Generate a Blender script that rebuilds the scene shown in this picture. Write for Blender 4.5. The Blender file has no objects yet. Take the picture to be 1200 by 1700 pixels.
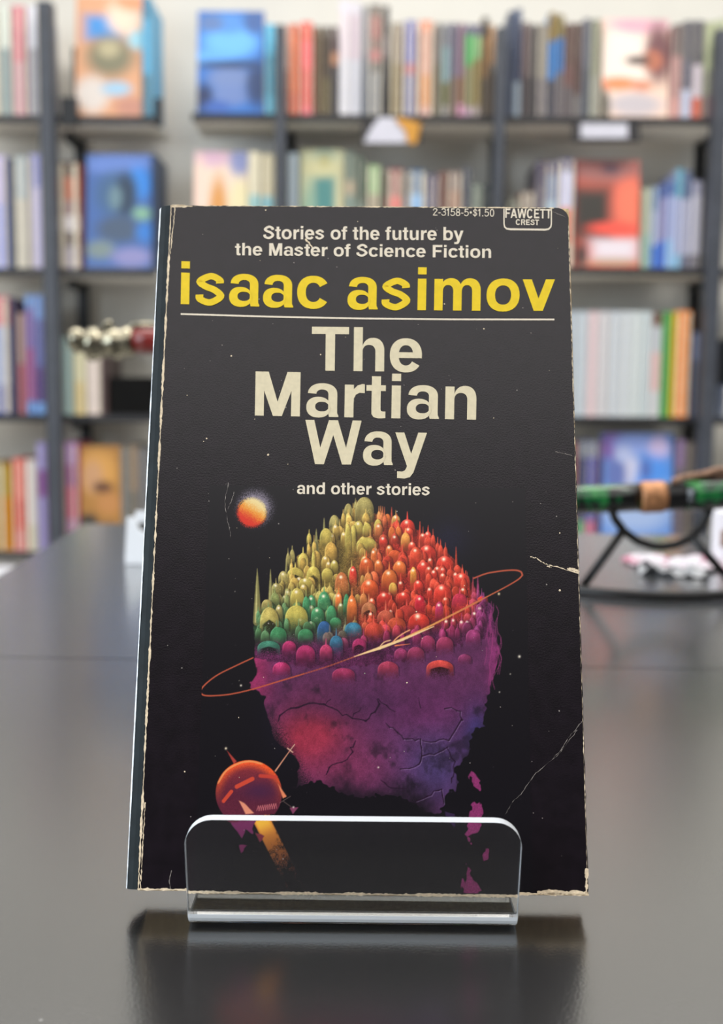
import bpy, bmesh, math, random
import numpy as np
from mathutils import Vector, Matrix

scene=bpy.context.scene
COL=scene.collection
# ---------------------------------------------------------------- camera
CAM_H=0.1245                      # eye above the table top (z = 0)
PITCH=math.radians(6.5); ROLL=math.radians(0.5); FPX=1850.0
cam_data=bpy.data.cameras.new('camera'); cam=bpy.data.objects.new('camera',cam_data); COL.objects.link(cam)
cam_data.sensor_fit='VERTICAL'; cam_data.sensor_height=36.0; cam_data.sensor_width=36.0*1200/1700
cam_data.lens=FPX/1700*36.0
cam.matrix_world=Matrix.Translation((0,0,CAM_H)) @ Matrix.Rotation(math.pi/2-PITCH,4,'X') @ Matrix.Rotation(ROLL,4,'Z')
cam_data.clip_start=0.01; cam_data.clip_end=50
cam_data.dof.use_dof=True; cam_data.dof.focus_distance=0.276; cam_data.dof.aperture_fstop=cam_data.lens/3.3; cam_data.dof.aperture_blades=0
scene.camera=cam
# ---------------------------------------------------------------- world, lamps, exposure
scene.view_settings.view_transform='Standard'; scene.view_settings.look='None'
scene.view_settings.gamma=1.0; scene.view_settings.use_curve_mapping=False
scene.view_settings.exposure=0.0
world=bpy.data.worlds.new('room_daylight'); scene.world=world; world.use_nodes=True
wn=world.node_tree.nodes; wl=world.node_tree.links; wn.clear()
wo=wn.new('ShaderNodeOutputWorld'); wb=wn.new('ShaderNodeBackground'); wt=wn.new('ShaderNodeTexCoord'); ws=wn.new('ShaderNodeSeparateXYZ'); wr=wn.new('ShaderNodeValToRGB'); wm=wn.new('ShaderNodeMapRange')
wm.inputs['From Min'].default_value=-1; wm.inputs['From Max'].default_value=1
wl.new(wt.outputs['Generated'],ws.inputs[0]); wl.new(ws.outputs['Z'],wm.inputs['Value']); wl.new(wm.outputs[0],wr.inputs[0]); wl.new(wr.outputs[0],wb.inputs[0]); wl.new(wb.outputs[0],wo.inputs[0])
el=wr.color_ramp.elements
el[0].position=0.0; el[0].color=(.05,.05,.05,1); el[1].position=1.0; el[1].color=(1.15,1.12,1.08,1)
for p_,c_ in ((.5,(.10,.10,.105,1)),(.64,(.075,.07,.075,1)),(.70,(.20,.19,.19,1)),(.745,(.65,.63,.62,1)),(.80,(2.2,2.13,2.08,1))):
    e_=el.new(p_); e_.color=c_
wb.inputs[1].default_value=1.0
def area(name,loc,target,sx,sy,power,color):
    l=bpy.data.lights.new(name,'AREA'); l.shape='RECTANGLE'; l.size=sx; l.size_y=sy; l.energy=power; l.color=color
    o=bpy.data.objects.new(name,l); COL.objects.link(o); o.location=loc
    o.rotation_euler=(Vector(target)-Vector(loc)).to_track_quat('-Z','Y').to_euler(); return o
area('ceiling_panel_light',(0.3,1.35,1.75),(0.3,1.75,0),2.6,0.9,44,(1.0,.96,.90))
area('window_light',(-1.7,-0.45,0.75),(0,0.5,0.1),1.3,1.2,38,(.80,.90,1.0))

# ---------------------------------------------------------------- geometry helpers
_c,_s=math.cos(PITCH),math.sin(PITCH)
FW=np.array([0,_c,-_s]); U0=np.array([0,_s,_c]); R0=np.array([1.,0,0])
RT=math.cos(ROLL)*R0+math.sin(ROLL)*U0; UP=-math.sin(ROLL)*R0+math.cos(ROLL)*U0
CAMP=np.array([0,0,CAM_H])
def ray(px,py): return RT*((px-600)/FPX)+UP*((850-py)/FPX)+FW
def at(px,py,Y):
    d=ray(px,py); return CAMP+d*(Y/d[1])          # the point seen at (px,py) at distance Y from the eye
def at_z(px,py,z=0.0):
    d=ray(px,py); return CAMP+d*((z-CAM_H)/d[2])
def lin(c):
    if isinstance(c,str):
        c=c.lstrip('#'); c=[int(c[k:k+2],16) for k in (0,2,4)] if len(c)==6 else [int(k*2,16) for k in c]
    return tuple((x/255/12.92 if x/255<=.04045 else ((x/255+.055)/1.055)**2.4) for x in c)
def mesh(name,verts,faces,mats,parent=None,smooth=False,fmat=None):
    me=bpy.data.meshes.new(name); me.from_pydata([tuple(v) for v in verts],[],faces); me.update()
    for m in (mats if isinstance(mats,(list,tuple)) else [mats]): me.materials.append(m)
    if fmat is not None: me.polygons.foreach_set('material_index',fmat)
    if smooth: me.polygons.foreach_set('use_smooth',[True]*len(me.polygons))
    o=bpy.data.objects.new(name,me); COL.objects.link(o)
    if parent: o.parent=parent
    return o
class MB:
    def __init__(s): s.v=[];s.f=[];s.m=[]
    def add(s,v,f,m=0):
        b=len(s.v); s.v+= [tuple(q) for q in v]; s.f+=[tuple(b+i for i in q) for q in f]; s.m+=[m]*len(f); return s
    def box(s,x0,y0,z0,x1,y1,z1,m=0,bev=0.0):
        if bev<=0:
            return s.add([(x0,y0,z0),(x1,y0,z0),(x1,y1,z0),(x0,y1,z0),(x0,y0,z1),(x1,y0,z1),(x1,y1,z1),(x0,y1,z1)],[(0,3,2,1),(4,5,6,7),(0,1,5,4),(1,2,6,5),(2,3,7,6),(3,0,4,7)],m)
        bm=bmesh.new(); bmesh.ops.create_cube(bm,size=1)
        for v in bm.verts: v.co=Vector(((x0+x1)/2+v.co.x*(x1-x0),(y0+y1)/2+v.co.y*(y1-y0),(z0+z1)/2+v.co.z*(z1-z0)))
        bmesh.ops.bevel(bm,geom=bm.edges[:],offset=bev,segments=2,affect='EDGES',profile=.5)
        bm.verts.index_update(); s.add([v.co[:] for v in bm.verts],[[v.index for v in f.verts] for f in bm.faces],m); bm.free(); return s
    def tube(s,pts,r,n=12,m=0,caps=True):
        rs=r if isinstance(r,(list,tuple)) else [r]*len(pts); P=[Vector(p) for p in pts]; ring=[]; prev=None
        for k,p in enumerate(P):
            t=(P[min(k+1,len(P)-1)]-P[max(k-1,0)]).normalized()
            if prev is None: a=t.orthogonal().normalized()
            else: a=(prev-t*prev.dot(t)).normalized()
            prev=a; b=t.cross(a)
            ring.append([p+(a*math.cos(2*math.pi*i/n)+b*math.sin(2*math.pi*i/n))*rs[k] for i in range(n)])
        v=[q for R in ring for q in R]; f=[]
        for k in range(len(P)-1):
            for i in range(n): f.append((k*n+i,k*n+(i+1)%n,(k+1)*n+(i+1)%n,(k+1)*n+i))
        if caps: f.append(tuple(reversed(range(n)))); f.append(tuple((len(P)-1)*n+i for i in range(n)))
        return s.add(v,f,m)
    def build(s,name,mats,parent=None,smooth=False): return mesh(name,s.v,s.f,mats,parent,smooth,s.m)
def tag(o,label=None,cat=None,group=None,kind=None):
    if label: o['label']=label
    if cat: o['category']=cat
    if group: o['group']=group
    if kind: o['kind']=kind
    return o
def thing(name,label,cat,loc=(0,0,0),rotz=0,group=None):
    o=bpy.data.objects.new(name,None); COL.objects.link(o); o.empty_display_size=.02; o.location=loc; o.rotation_euler=(0,0,rotz)
    return tag(o,label,cat,group)
def local(parent,pts): # world points -> parent's unrotated local frame
    l=Vector(parent.location); return [tuple(Vector(p)-l) for p in pts]

# ---------------------------------------------------------------- materials (all node based)
def mat(name,col,rough=.5,metal=0.0,spec=.5,noise=0.0,nscale=20.0,col2=None,bump=0.0,bscale=200.0,attr=None,transmission=0.0,ior=1.45,coat=0.0):
    m=bpy.data.materials.new(name); m.use_nodes=True; nt=m.node_tree; N=nt.nodes; L=nt.links; b=N['Principled BSDF']
    b.inputs['Roughness'].default_value=rough; b.inputs['Metallic'].default_value=metal; b.inputs['Specular IOR Level'].default_value=spec; b.inputs['IOR'].default_value=ior
    b.inputs['Transmission Weight'].default_value=transmission; b.inputs['Coat Weight'].default_value=coat
    c=lin(col) if not (isinstance(col,tuple) and max(col)<=1) else col
    b.inputs['Base Color'].default_value=(*c,1)
    if attr:
        a=N.new('ShaderNodeVertexColor'); a.layer_name=attr; L.new(a.outputs['Color'],b.inputs['Base Color'])
    elif noise>0:
        t=N.new('ShaderNodeTexCoord'); n=N.new('ShaderNodeTexNoise'); n.inputs['Scale'].default_value=nscale; n.inputs['Detail'].default_value=5
        L.new(t.outputs['Object'],n.inputs['Vector']); r=N.new('ShaderNodeValToRGB'); L.new(n.outputs['Fac'],r.inputs[0]); L.new(r.outputs[0],b.inputs['Base Color'])
        c2=lin(col2) if col2 else tuple(min(1,x*(1+noise)) for x in c)
        r.color_ramp.elements[0].position=.35; r.color_ramp.elements[1].position=.65
        r.color_ramp.elements[0].color=(*(c if col2 else tuple(x*(1-noise) for x in c)),1); r.color_ramp.elements[1].color=(*c2,1)
    if bump>0:
        t=N.new('ShaderNodeTexCoord'); n=N.new('ShaderNodeTexNoise'); n.inputs['Scale'].default_value=bscale; n.inputs['Detail'].default_value=4
        L.new(t.outputs['Object'],n.inputs['Vector']); q=N.new('ShaderNodeBump'); q.inputs['Strength'].default_value=bump; q.inputs['Distance'].default_value=.001
        L.new(n.outputs['Fac'],q.inputs['Height']); L.new(q.outputs[0],b.inputs['Normal'])
    return m
M={}
M['wall']=mat('wall_paint',(.655,.645,.595),.9,noise=.04,nscale=3)
M['floor']=mat('floor_vinyl',(.48,.46,.43),.5,noise=.2,nscale=4)
M['post']=mat('slate_painted_steel','3f434b',.45,noise=.1,nscale=30)
M['black_steel']=mat('black_steel','101113',.45,noise=.2,nscale=40)
M['shelf']=mat('putty_shelf_board',(.72,.70,.65),.6,noise=.05,nscale=12)
M['shelf_edge']=mat('black_shelf_edge','202023',.5,noise=.2,nscale=30)
M['printed']=mat('printed_cover','888888',.42,attr='print',spec=.4)
M['pages']=mat('book_paper','d8cfbb',.9,noise=.1,nscale=60)
M['matte_black']=mat('matte_black','070707',.8,spec=.2,noise=.2,nscale=30)
M['iron']=mat('black_wrought_iron','060607',.38,noise=.3,nscale=90,bump=.2,bscale=300)
M['copper']=mat('copper_wire_wrap','a8764f',.45,.35,noise=.3,nscale=250)
M['silver']=mat('polished_silver','8d8876',.24,1.0,bump=.6,bscale=160,noise=.6,nscale=110)
M['red_grip']=mat('dark_red_lacquer','6e1712',.3,noise=.25,nscale=80,coat=.3)
M['white_plastic']=mat('white_plastic','f6f9fc',.3,noise=.01)
M['white_card']=mat('white_card','e8e8ee',.7,noise=.03)
M['sign_card']=mat('sign_card','bfbfca',.7,noise=.05)
M['dark_card']=mat('dark_card','28272a',.6,noise=.1)
M['gold_card']=mat('gold_card','b98430',.6,noise=.2)
M['cord']=mat('brown_cord','8a6a55',.8,noise=.4,nscale=300)
def green_mat():
    m=mat('green_marbled_lacquer','0b5a2c',.25,coat=.4); nt=m.node_tree; N=nt.nodes; L=nt.links; b=N['Principled BSDF']
    t=N.new('ShaderNodeTexCoord'); n=N.new('ShaderNodeTexNoise'); n.inputs['Scale'].default_value=70; n.inputs['Detail'].default_value=4; n.inputs['Distortion'].default_value=1.2
    L.new(t.outputs['Object'],n.inputs['Vector']); r=N.new('ShaderNodeValToRGB'); L.new(n.outputs['Fac'],r.inputs[0]); L.new(r.outputs[0],b.inputs['Base Color'])
    e=r.color_ramp.elements; e[0].position=.46; e[0].color=(*lin('030806'),1); e[1].position=.72; e[1].color=(*lin('2f8a38'),1); x=e.new(.55); x.color=(*lin('07552c'),1); return m
M['green']=green_mat()
def acrylic():
    m=mat('clear_acrylic','ffffff',.02,transmission=1.0,ior=1.49); m.node_tree.nodes['Principled BSDF'].inputs['Base Color'].default_value=(.975,.985,.985,1); return m
M['acrylic']=acrylic()
def table_mat():
    # black satin laminate with a fine grain, a few dust specks and faint smears
    m=mat('black_satin_laminate','0f0f10',.24,spec=.5,ior=2.15,coat=1.0)
    m.node_tree.nodes['Principled BSDF'].inputs['Coat Roughness'].default_value=.2; m.node_tree.nodes['Principled BSDF'].inputs['Coat IOR'].default_value=1.68
    m.node_tree.nodes['Principled BSDF'].inputs['Sheen Weight'].default_value=.3; m.node_tree.nodes['Principled BSDF'].inputs['Sheen Roughness'].default_value=.25; nt=m.node_tree; N=nt.nodes; L=nt.links; b=N['Principled BSDF']
    t=N.new('ShaderNodeTexCoord')
    v=N.new('ShaderNodeTexVoronoi'); v.inputs['Scale'].default_value=95; v.inputs['Randomness'].default_value=1; L.new(t.outputs['Object'],v.inputs['Vector'])
    d=N.new('ShaderNodeMath'); d.operation='LESS_THAN'; d.inputs[1].default_value=.035; L.new(v.outputs['Distance'],d.inputs[0])
    sp=N.new('ShaderNodeSeparateColor'); L.new(v.outputs['Color'],sp.inputs[0])
    g=N.new('ShaderNodeMath'); g.operation='GREATER_THAN'; g.inputs[1].default_value=.80; L.new(sp.outputs[0],g.inputs[0])
    u=N.new('ShaderNodeMath'); u.operation='MULTIPLY'; L.new(d.outputs[0],u.inputs[0]); L.new(g.outputs[0],u.inputs[1])
    n=N.new('ShaderNodeTexNoise'); n.inputs['Scale'].default_value=9; n.inputs['Detail'].default_value=6; L.new(t.outputs['Object'],n.inputs['Vector'])
    r=N.new('ShaderNodeValToRGB'); L.new(n.outputs['Fac'],r.inputs[0]); r.color_ramp.elements[0].color=(.0026,.0026,.003,1); r.color_ramp.elements[1].color=(.005,.005,.0053,1)
    mx=N.new('ShaderNodeMix'); mx.data_type='RGBA'; L.new(u.outputs[0],mx.inputs[0]); L.new(r.outputs[0],mx.inputs[6]); mx.inputs[7].default_value=(.22,.22,.22,1); L.new(mx.outputs[2],b.inputs['Base Color'])
    mr=N.new('ShaderNodeMapRange'); mr.inputs['To Min'].default_value=.17; mr.inputs['To Max'].default_value=.24; L.new(n.outputs['Fac'],mr.inputs['Value']); L.new(mr.outputs[0],b.inputs['Roughness'])
    n2=N.new('ShaderNodeTexNoise'); n2.inputs['Scale'].default_value=1400; n2.inputs['Detail'].default_value=2; L.new(t.outputs['Object'],n2.inputs['Vector'])
    q=N.new('ShaderNodeBump'); q.inputs['Strength'].default_value=.12; q.inputs['Distance'].default_value=.0005; L.new(n2.outputs['Fac'],q.inputs['Height']); L.new(q.outputs[0],b.inputs['Normal'])
    return m
M['table']=table_mat()

# ---------------------------------------------------------------- the setting
WALL_Y=2.68; FLOOR=-0.9
tag(MB().box(-3.2,WALL_Y,FLOOR,3.2,WALL_Y+.1,1.9).build('wall_back',M['wall']),kind='structure')
tag(MB().box(-3.2,-1.6,FLOOR-.05,3.2,WALL_Y,FLOOR).build('floor',M['floor']),kind='structure')
# ---------------------------------------------------------------- tables
fl=at_z(140,869); fr=at_z(985,885.5); sl=at_z(0,1090.5); sr=at_z(1200,1111.5); le=at_z(15,946)
def ext(a,b,x): t=(x-a[0])/(b[0]-a[0]); return a+(b-a)*t
ed=(le-fl); 
def left_at(a,b): # where the left edge line meets the line a-b
    A=np.array([[ed[0],-(b-a)[0]],[ed[1],-(b-a)[1]]]); s=np.linalg.solve(A,(a-fl)[:2]); return fl+ed*s[0]
def table(name,label,quad):
    c=np.mean(quad,axis=0); t=thing(name,label,'table',(c[0],c[1],FLOOR)); loc=t.location
    q=[np.array(p) for p in quad]; v=[];
    for z in (-.028,0): v+=[(p[0]-loc[0],p[1]-loc[1],z-FLOOR) for p in q]
    top=mesh('tabletop',v,[(0,3,2,1),(4,5,6,7),(0,1,5,4),(1,2,6,5),(2,3,7,6),(3,0,4,7)],M['table'],t)
    for p in q:
        d=(c-p); d=d/np.linalg.norm(d)*.07; x,y=p[0]+d[0]-loc[0],p[1]+d[1]-loc[1]
        MB().box(x-.02,y-.02,0,x+.02,y+.02,-.028-FLOOR).build('leg',M['black_steel'],t)
    return t
xr=.95; fR=ext(fl,fr,xr); fL=left_at(fl,fr); mR=ext(sl,sr,xr); mL=left_at(sl,sr); gap=np.array([0,.0005,0])
table('table','black laminate table beyond the seam, carrying the iron sword stand',[mL+gap,mR+gap,fR,fL])
nL=mL+ (mL-fL)/np.linalg.norm(mL-fL)*.62; nR=mR+(mR-fR)/np.linalg.norm(mR-fR)*.62
table('table','black laminate table in front of the seam, under the upright paperback',[nL,nR,mR-gap,mL-gap])
# ---------------------------------------------------------------- bookcases
YF=2.46            # front of the books
def zrow(px,py): return at(px,py,YF)[2]
ROW_L=[zrow(100,195),zrow(100,447),zrow(100,688),zrow(60,914)]
ROW_R=[zrow(760,195),zrow(1050,446),zrow(1050,692),zrow(1050,892)]
def bookcase(label,x0,x1,rows,posts,backs,top,extra=()):
    t=thing('bookcase',label,'bookcase',((x0+x1)/2,2.58,FLOOR)); L=t.location
    for z in rows:
        sb=MB().box(x0-L[0],2.449-L[1],z-.014-FLOOR,x1-L[0],2.622-L[1],z-FLOOR,bev=.001).build('shelf_board',M['shelf'],t); MB().box(x0-L[0],2.4444-L[1],z-.0155-FLOOR,x1-L[0],2.4488-L[1],z+.001-FLOOR,bev=.001).build('front_edge',M['shelf_edge'],sb)
    for x,w in posts:
        MB().box(x-w/2-L[0],2.405-L[1],0,x+w/2-L[0],2.443-L[1],top-FLOOR,bev=.003).build('front_post',M['post'],t)
    for x,w in backs:
        MB().box(x-w/2-L[0],2.624-L[1],0,x+w/2-L[0],2.65-L[1],top-.03-FLOOR,bev=.003).build('back_post',M['black_steel'],t)
        for z in rows:
            MB().box(x-.008-L[0],2.53-L[1],z-.034-FLOOR,x+.008-L[0],2.622-L[1],z-.0155-FLOOR).build('bracket',M['black_steel'],t)
    for z,xs in extra:
        for x,w in xs: MB().box(x-w-L[0],2.43-L[1],z-.022-FLOOR,x+w-L[0],2.4442-L[1],z+.035-FLOOR).build('end_stop',M['black_steel'],t)
    return t
xa=lambda px,py,Y=YF: at(px,py,Y)[0]
bookcase('left black bookcase of shelf boards on a slate grey post',xa(-210,440),xa(262,440),ROW_L,[(xa(85,440,2.42),.030)],[(xa(137,440,2.635),.024)],at(85,4,2.42)[2],[(ROW_L[0],[(xa(114,190,2.43),.017),(xa(262,190,2.43),.008)])])
bookcase('wide right bookcase of black shelf boards on three slate posts',xa(322,440),xa(1330,440),ROW_R,[(xa(466,300,2.42),.021),(xa(829,200,2.42),.022),(xa(1183,440,2.42),.030)],[(xa(484,230,2.635),.020),(xa(820,230,2.635),.018),(xa(1155,440,2.635),.026)],at(466,44,2.42)[2])
# ---------------------------------------------------------------- books
ORD='first second third fourth fifth sixth seventh eighth ninth tenth eleventh twelfth thirteenth fourteenth fifteenth sixteenth seventeenth eighteenth nineteenth twentieth twenty-first twenty-second'.split()
rb=random.Random(5)
def set_print(o,cols):
    a=o.data.color_attributes.new('print','FLOAT_COLOR','CORNER'); n=len(o.data.loops); arr=np.ones((n,4),np.float32)
    for p in o.data.polygons:
        c=cols[p.index]
        for li in p.loop_indices: arr[li,:3]=c
    a.data.foreach_set('color',arr.ravel())
def spine_book(x0,x1,z0,z1,bands,label,group,depth=None,y0=YF):
    # upright book seen from its rounded spine: colour bands run across the spine, page block set in at the top and fore edge
    d=depth or rb.uniform(.125,.155); w=x1-x0; ns=5; ctr=((x0+x1)/2,y0+d/2,z0)
    zs=[0.0]; cs=[]; tot=sum(b[1] for b in bands)
    acc=0
    for c,h in reversed(bands): acc+=h; zs.append(acc/tot*(z1-z0)); cs.append(tuple(q*.92 for q in lin(c)))
    prof=[(-w/2+w*k/ns, -d/2+ .10*w*(2*k/ns-1)**2*1.6) for k in range(ns+1)]
    v=[];f=[];col=[];fm=[]
    for z in zs: v+=[(x,y,z) for x,y in prof]
    n=ns+1
    for r in range(len(zs)-1):
        for k in range(ns): f.append((r*n+k,r*n+k+1,(r+1)*n+k+1,(r+1)*n+k)); col.append(cs[r]); fm.append(0)
    H=z1-z0; main=lin(max(bands,key=lambda b:b[1])[0]); ct=min(.003,w*.15)
    for sx in (-1,1):
        xo=sx*w/2; xi=xo-sx*ct; b=len(v); ya=prof[0][1]
        v+=[(xo,ya,0),(xo,d/2,0),(xo,d/2,H),(xo,ya,H),(xi,ya,0),(xi,d/2,0),(xi,d/2,H),(xi,ya,H)]
        for q in ((0,1,2,3),(4,7,6,5),(3,2,6,7),(1,5,6,2),(0,4,5,1)): f.append(tuple(b+i for i in (q if sx>0 else q[::-1]))); col.append(main); fm.append(0)
    b=len(v); xi=w/2-ct; yb=d/2-.004; yf=prof[2][1]+.001; ht=H-.004
    v+=[(-xi,yf,.003),(xi,yf,.003),(xi,yb,.003),(-xi,yb,.003),(-xi,yf,ht),(xi,yf,ht),(xi,yb,ht),(-xi,yb,ht)]
    for q in ((0,3,2,1),(4,5,6,7),(0,1,5,4),(2,3,7,6)): f.append(tuple(b+i for i in q)); col.append((.7,.66,.56)); fm.append(1)
    o=mesh('book',v,f,[M['printed'],M['pages']],fmat=fm); o.location=ctr; set_print(o,col); return tag(o,label,'book',group)
def row(specs,z0,phrase,group,gap=.0008):
    for k,(a,b,ty,name,bands) in enumerate(specs):
        x0,x1=xa(a,ty+80)+gap,xa(b,ty+80)-gap; z1=at((a+b)/2,ty,YF)[2]
        if isinstance(bands,str): bands=[(bands,1)]
        spine_book(x0,x1,z0+.0002,z1,bands,f'{name} book spine, {ORD[k]} from left, {phrase}',group)
def face_book(x0p,x1p,ytp,z0,base,blobs,label,tilt=7,y0=YF,thick=.022,edge=None,nx=26,ny=38):
    # book displayed cover outwards, leaning back a little
    ym=ytp+80; x0,x1=xa(x0p,ym,y0),xa(x1p,ym,y0); z1=at((x0p+x1p)/2,ytp,y0)[2]; W=x1-x0; H=(z1-z0)/math.cos(math.radians(tilt))
    v=[];f=[];col=[];fm=[]
    for j in range(ny+1):
        for i in range(nx+1): v.append((-W/2+W*i/nx,0,H*j/ny))
    for j in range(ny):
        for i in range(nx):
            f.append((j*(nx+1)+i,j*(nx+1)+i+1,(j+1)*(nx+1)+i+1,(j+1)*(nx+1)+i)); u,w=(i+.5)/nx,1-(j+.5)/ny
            c=np.array(lin(base))
            for bx,by,rx,ry,cc in blobs:
                q=max(abs((u-bx)/rx),abs((w-by)/ry)) if rx<0 or ry<0 else math.hypot((u-bx)/rx,(w-by)/ry)
                a=max(0,min(1,(1.45-q)/.9)); a=a*a*(3-2*a); c=c*(1-a)+np.array(lin(cc))*a
            col.append(tuple(c*.86)); fm.append(0)
    bc=lin(edge or base); b=len(v); t=thick
    v+=[(-W/2,0,0),(W/2,0,0),(W/2,0,H),(-W/2,0,H),(-W/2,t,0),(W/2,t,0),(W/2,t,H),(-W/2,t,H)]
    for q,c,m in (((4,7,6,5),bc,0),((0,3,7,4),bc,0),((1,5,6,2),(.7,.66,.56),1),((3,2,6,7),(.7,.66,.56),1),((0,4,5,1),(.7,.66,.56),1)): f.append(tuple(b+i for i in q)); col.append(c); fm.append(m)
    o=mesh('book',v,f,[M['printed'],M['pages']],fmat=fm); o.location=((x0+x1)/2,y0,z0+.0006+thick*math.sin(math.radians(tilt))); o.rotation_euler=(-math.radians(tilt),0,0)
    set_print(o,col); return tag(o,label,'book','books displayed cover outwards')
G=lambda s:s+' books'
A,B,C,D=ROW_L
# left bookcase
row([(-46,-24,20,'dark blue','334a6a'),(-24,-2,14,'cream','cfc8ba'),(-1,17,10,'mint and grey',[('dfe8de',3),('8fa3a6',5)]),(18,43,10,'pink',[('d9788c',4),('cf9aa8',4)]),(44,66,10,'white and grey',[('dfe2f0',3),('a4a6b4',5)])],A,'top shelf left of leftmost post','spines at the left end of the top shelf')
face_book(122,233,-12,A,'d9a27c',[(.42,.26,-.28,-.10,'3f8fd6'),(.75,.16,.28,.16,'f3d6bf'),(.88,.04,.3,.08,'e29a70'),(.52,.50,.36,.17,'7d7a62'),(.5,.44,.16,.07,'b5ab88'),(.95,.36,.16,.08,'9cd0e0'),(.25,.82,.26,.15,'d8cfc8'),(.62,.77,.22,.06,'9ec4de'),(.85,.92,.25,.08,'c08a78')],'cream and orange illustrated book displayed face out on the left top shelf')
row([(236,250,-6,'teal blue',[('3f7fa0',2),('57a9d2',5),('4f7f96',4)])],A,'on the top ledge beside the orange illustrated cover','spines by the orange illustrated cover')
row([(-38,-16,262,'navy','26304e'),(-15,11,258,'lilac',[('b9b2e0',3),('8f9be0',4)]),(12,22,262,'dark slate',[('4b5468',5)]),(23,48,260,'pale mint',[('aebcc2',3),('c9c5b9',5)]),(49,74,256,'lavender',[('9fa3dd',2),('d3cdf2',5)])],B,'second shelf left of leftmost post','spines at the left end of the second shelf')
row([(97,131,268,'brown and white',[('45302f',2),('b4573e',3),('8d6f78',2),('d6d2da',2),('5b5159',2),('a9a3b4',3)])],B,'second shelf just right of the leftmost post','spines by the leftmost post')
face_book(140,250,254,B,'4d6fae',[(.5,.08,.6,.1,'6f8fd8'),(.8,.25,.2,.14,'3f8fe8'),(.45,.35,.3,.2,'4a6a90'),(.60,.36,.16,.2,'34465c'),(.44,.38,.10,.1,'6f8c98'),(.85,.52,.14,.06,'86b49a'),(.5,.66,.34,.12,'4f6078'),(.22,.84,.22,.08,'7f9090'),(.7,.9,.3,.08,'8f8fc0'),(.9,.68,.14,.08,'3f80d0')],'blue fantasy book displayed face out on the left second shelf',edge='2c3f66')
row([(251,260,256,'deep navy',[('33435f',1)])],B,'second shelf beside the blue fantasy cover','spines by the blue fantasy cover')
row([(-40,-18,500,'grey','77777f'),(-17,15,492,'pink and blue',[('c86a7c',2),('8fa0c8',4),('5d6aa6',2)]),(16,29,496,'indigo',[('3b3350',5)]),(30,41,520,'peach',[('b59a90',3),('b36d74',3)]),(42,56,490,'violet',[('7fa6e0',1),('8c76b4',3),('a35f98',4),('6f9fe0',1)]),(57,72,490,'blue and purple',[('86a9e6',2),('6d74b4',4),('5a3f86',3),('79aef0',1)])],C,'third shelf left of leftmost post','spines at the left end of the third shelf')
row([(104,120,560,'pale teal','9fbcbc'),(121,141,552,'pale yellow',[('cfcba4',3),('cdb97e',2)]),(142,167,556,'blush white','d3c3bf'),(168,179,580,'dark brown','4a3a38')],C,'third shelf right of leftmost post','spines by the black box')
row([(-42,-20,770,'brown','5a4030'),(-19,7,768,'olive',[('a89a58',3),('b78a2c',5)]),(8,20,772,'gold',[('b99a3a',3),('d08a20',5)]),(21,43,762,'red',[('e2655c',4),('d0302c',3),('d87878',2)]),(44,61,764,'white',[('e6dfda',5),('d9d3bd',2)]),(62,77,735,'purple',[('a89fd8',2),('8a4f9c',2),('a399d2',4)])],D,'bottom shelf left of leftmost post','spines at the left end of the bottom shelf')
row([(104,129,735,'purple and pink',[('b98fd0',2),('a04f9c',2),('d4608a',3),('c78fc0',3)])],D,'bottom shelf just right of the leftmost post','spines by the leftmost post')
face_book(132,200,742,D,'b5813f',[(.4,.25,.5,.2,'d9a052'),(.3,.3,.25,.15,'cf9e72'),(.55,.4,.24,.06,'6b4630'),(.7,.55,.3,.1,'c58a50'),(.2,.75,.25,.1,'3d3a33'),(.7,.82,.3,.1,'8c6a48'),(.5,.95,.6,.06,'6a6a34')],'golden face book displayed face out on the left bottom shelf',tilt=4)
row([(201,213,742,'grey','7a7c7a'),(214,229,740,'tan brown',[('8e7a66',3),('6d675f',4)]),(230,244,744,'slate grey','6c6c70')],D,'bottom shelf beside the golden face cover','spines by the golden face cover')
bx=MB(); a=at(181,625,YF); b_=at(256,680,YF)
bx.box(a[0],YF,C+.0002,b_[0],YF+.14,a[2],bev=.003); tag(bx.build('storage_box',M['matte_black']),'plain black box on the left third shelf under the silver hilt','box')
bx=MB(); a=at(-30,948,2.40); b_=at(11,985,2.40)
zlow=at(60,1010,YF)[2]
bookx=thing('storage_box','white box at the far left edge below the bottom shelf','box',((a[0]+b_[0])/2,2.48,zlow-.16)); 
MB().box(-.03,-.06,0,.03,.06,a[2]-zlow+.155,bev=.004).build('body',M['white_plastic'],bookx); MB().box(-.032,-.062,a[2]-zlow+.1553,.032,.062,a[2]-zlow+.162,bev=.002).build('lid',M['white_card'],bookx)
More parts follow.
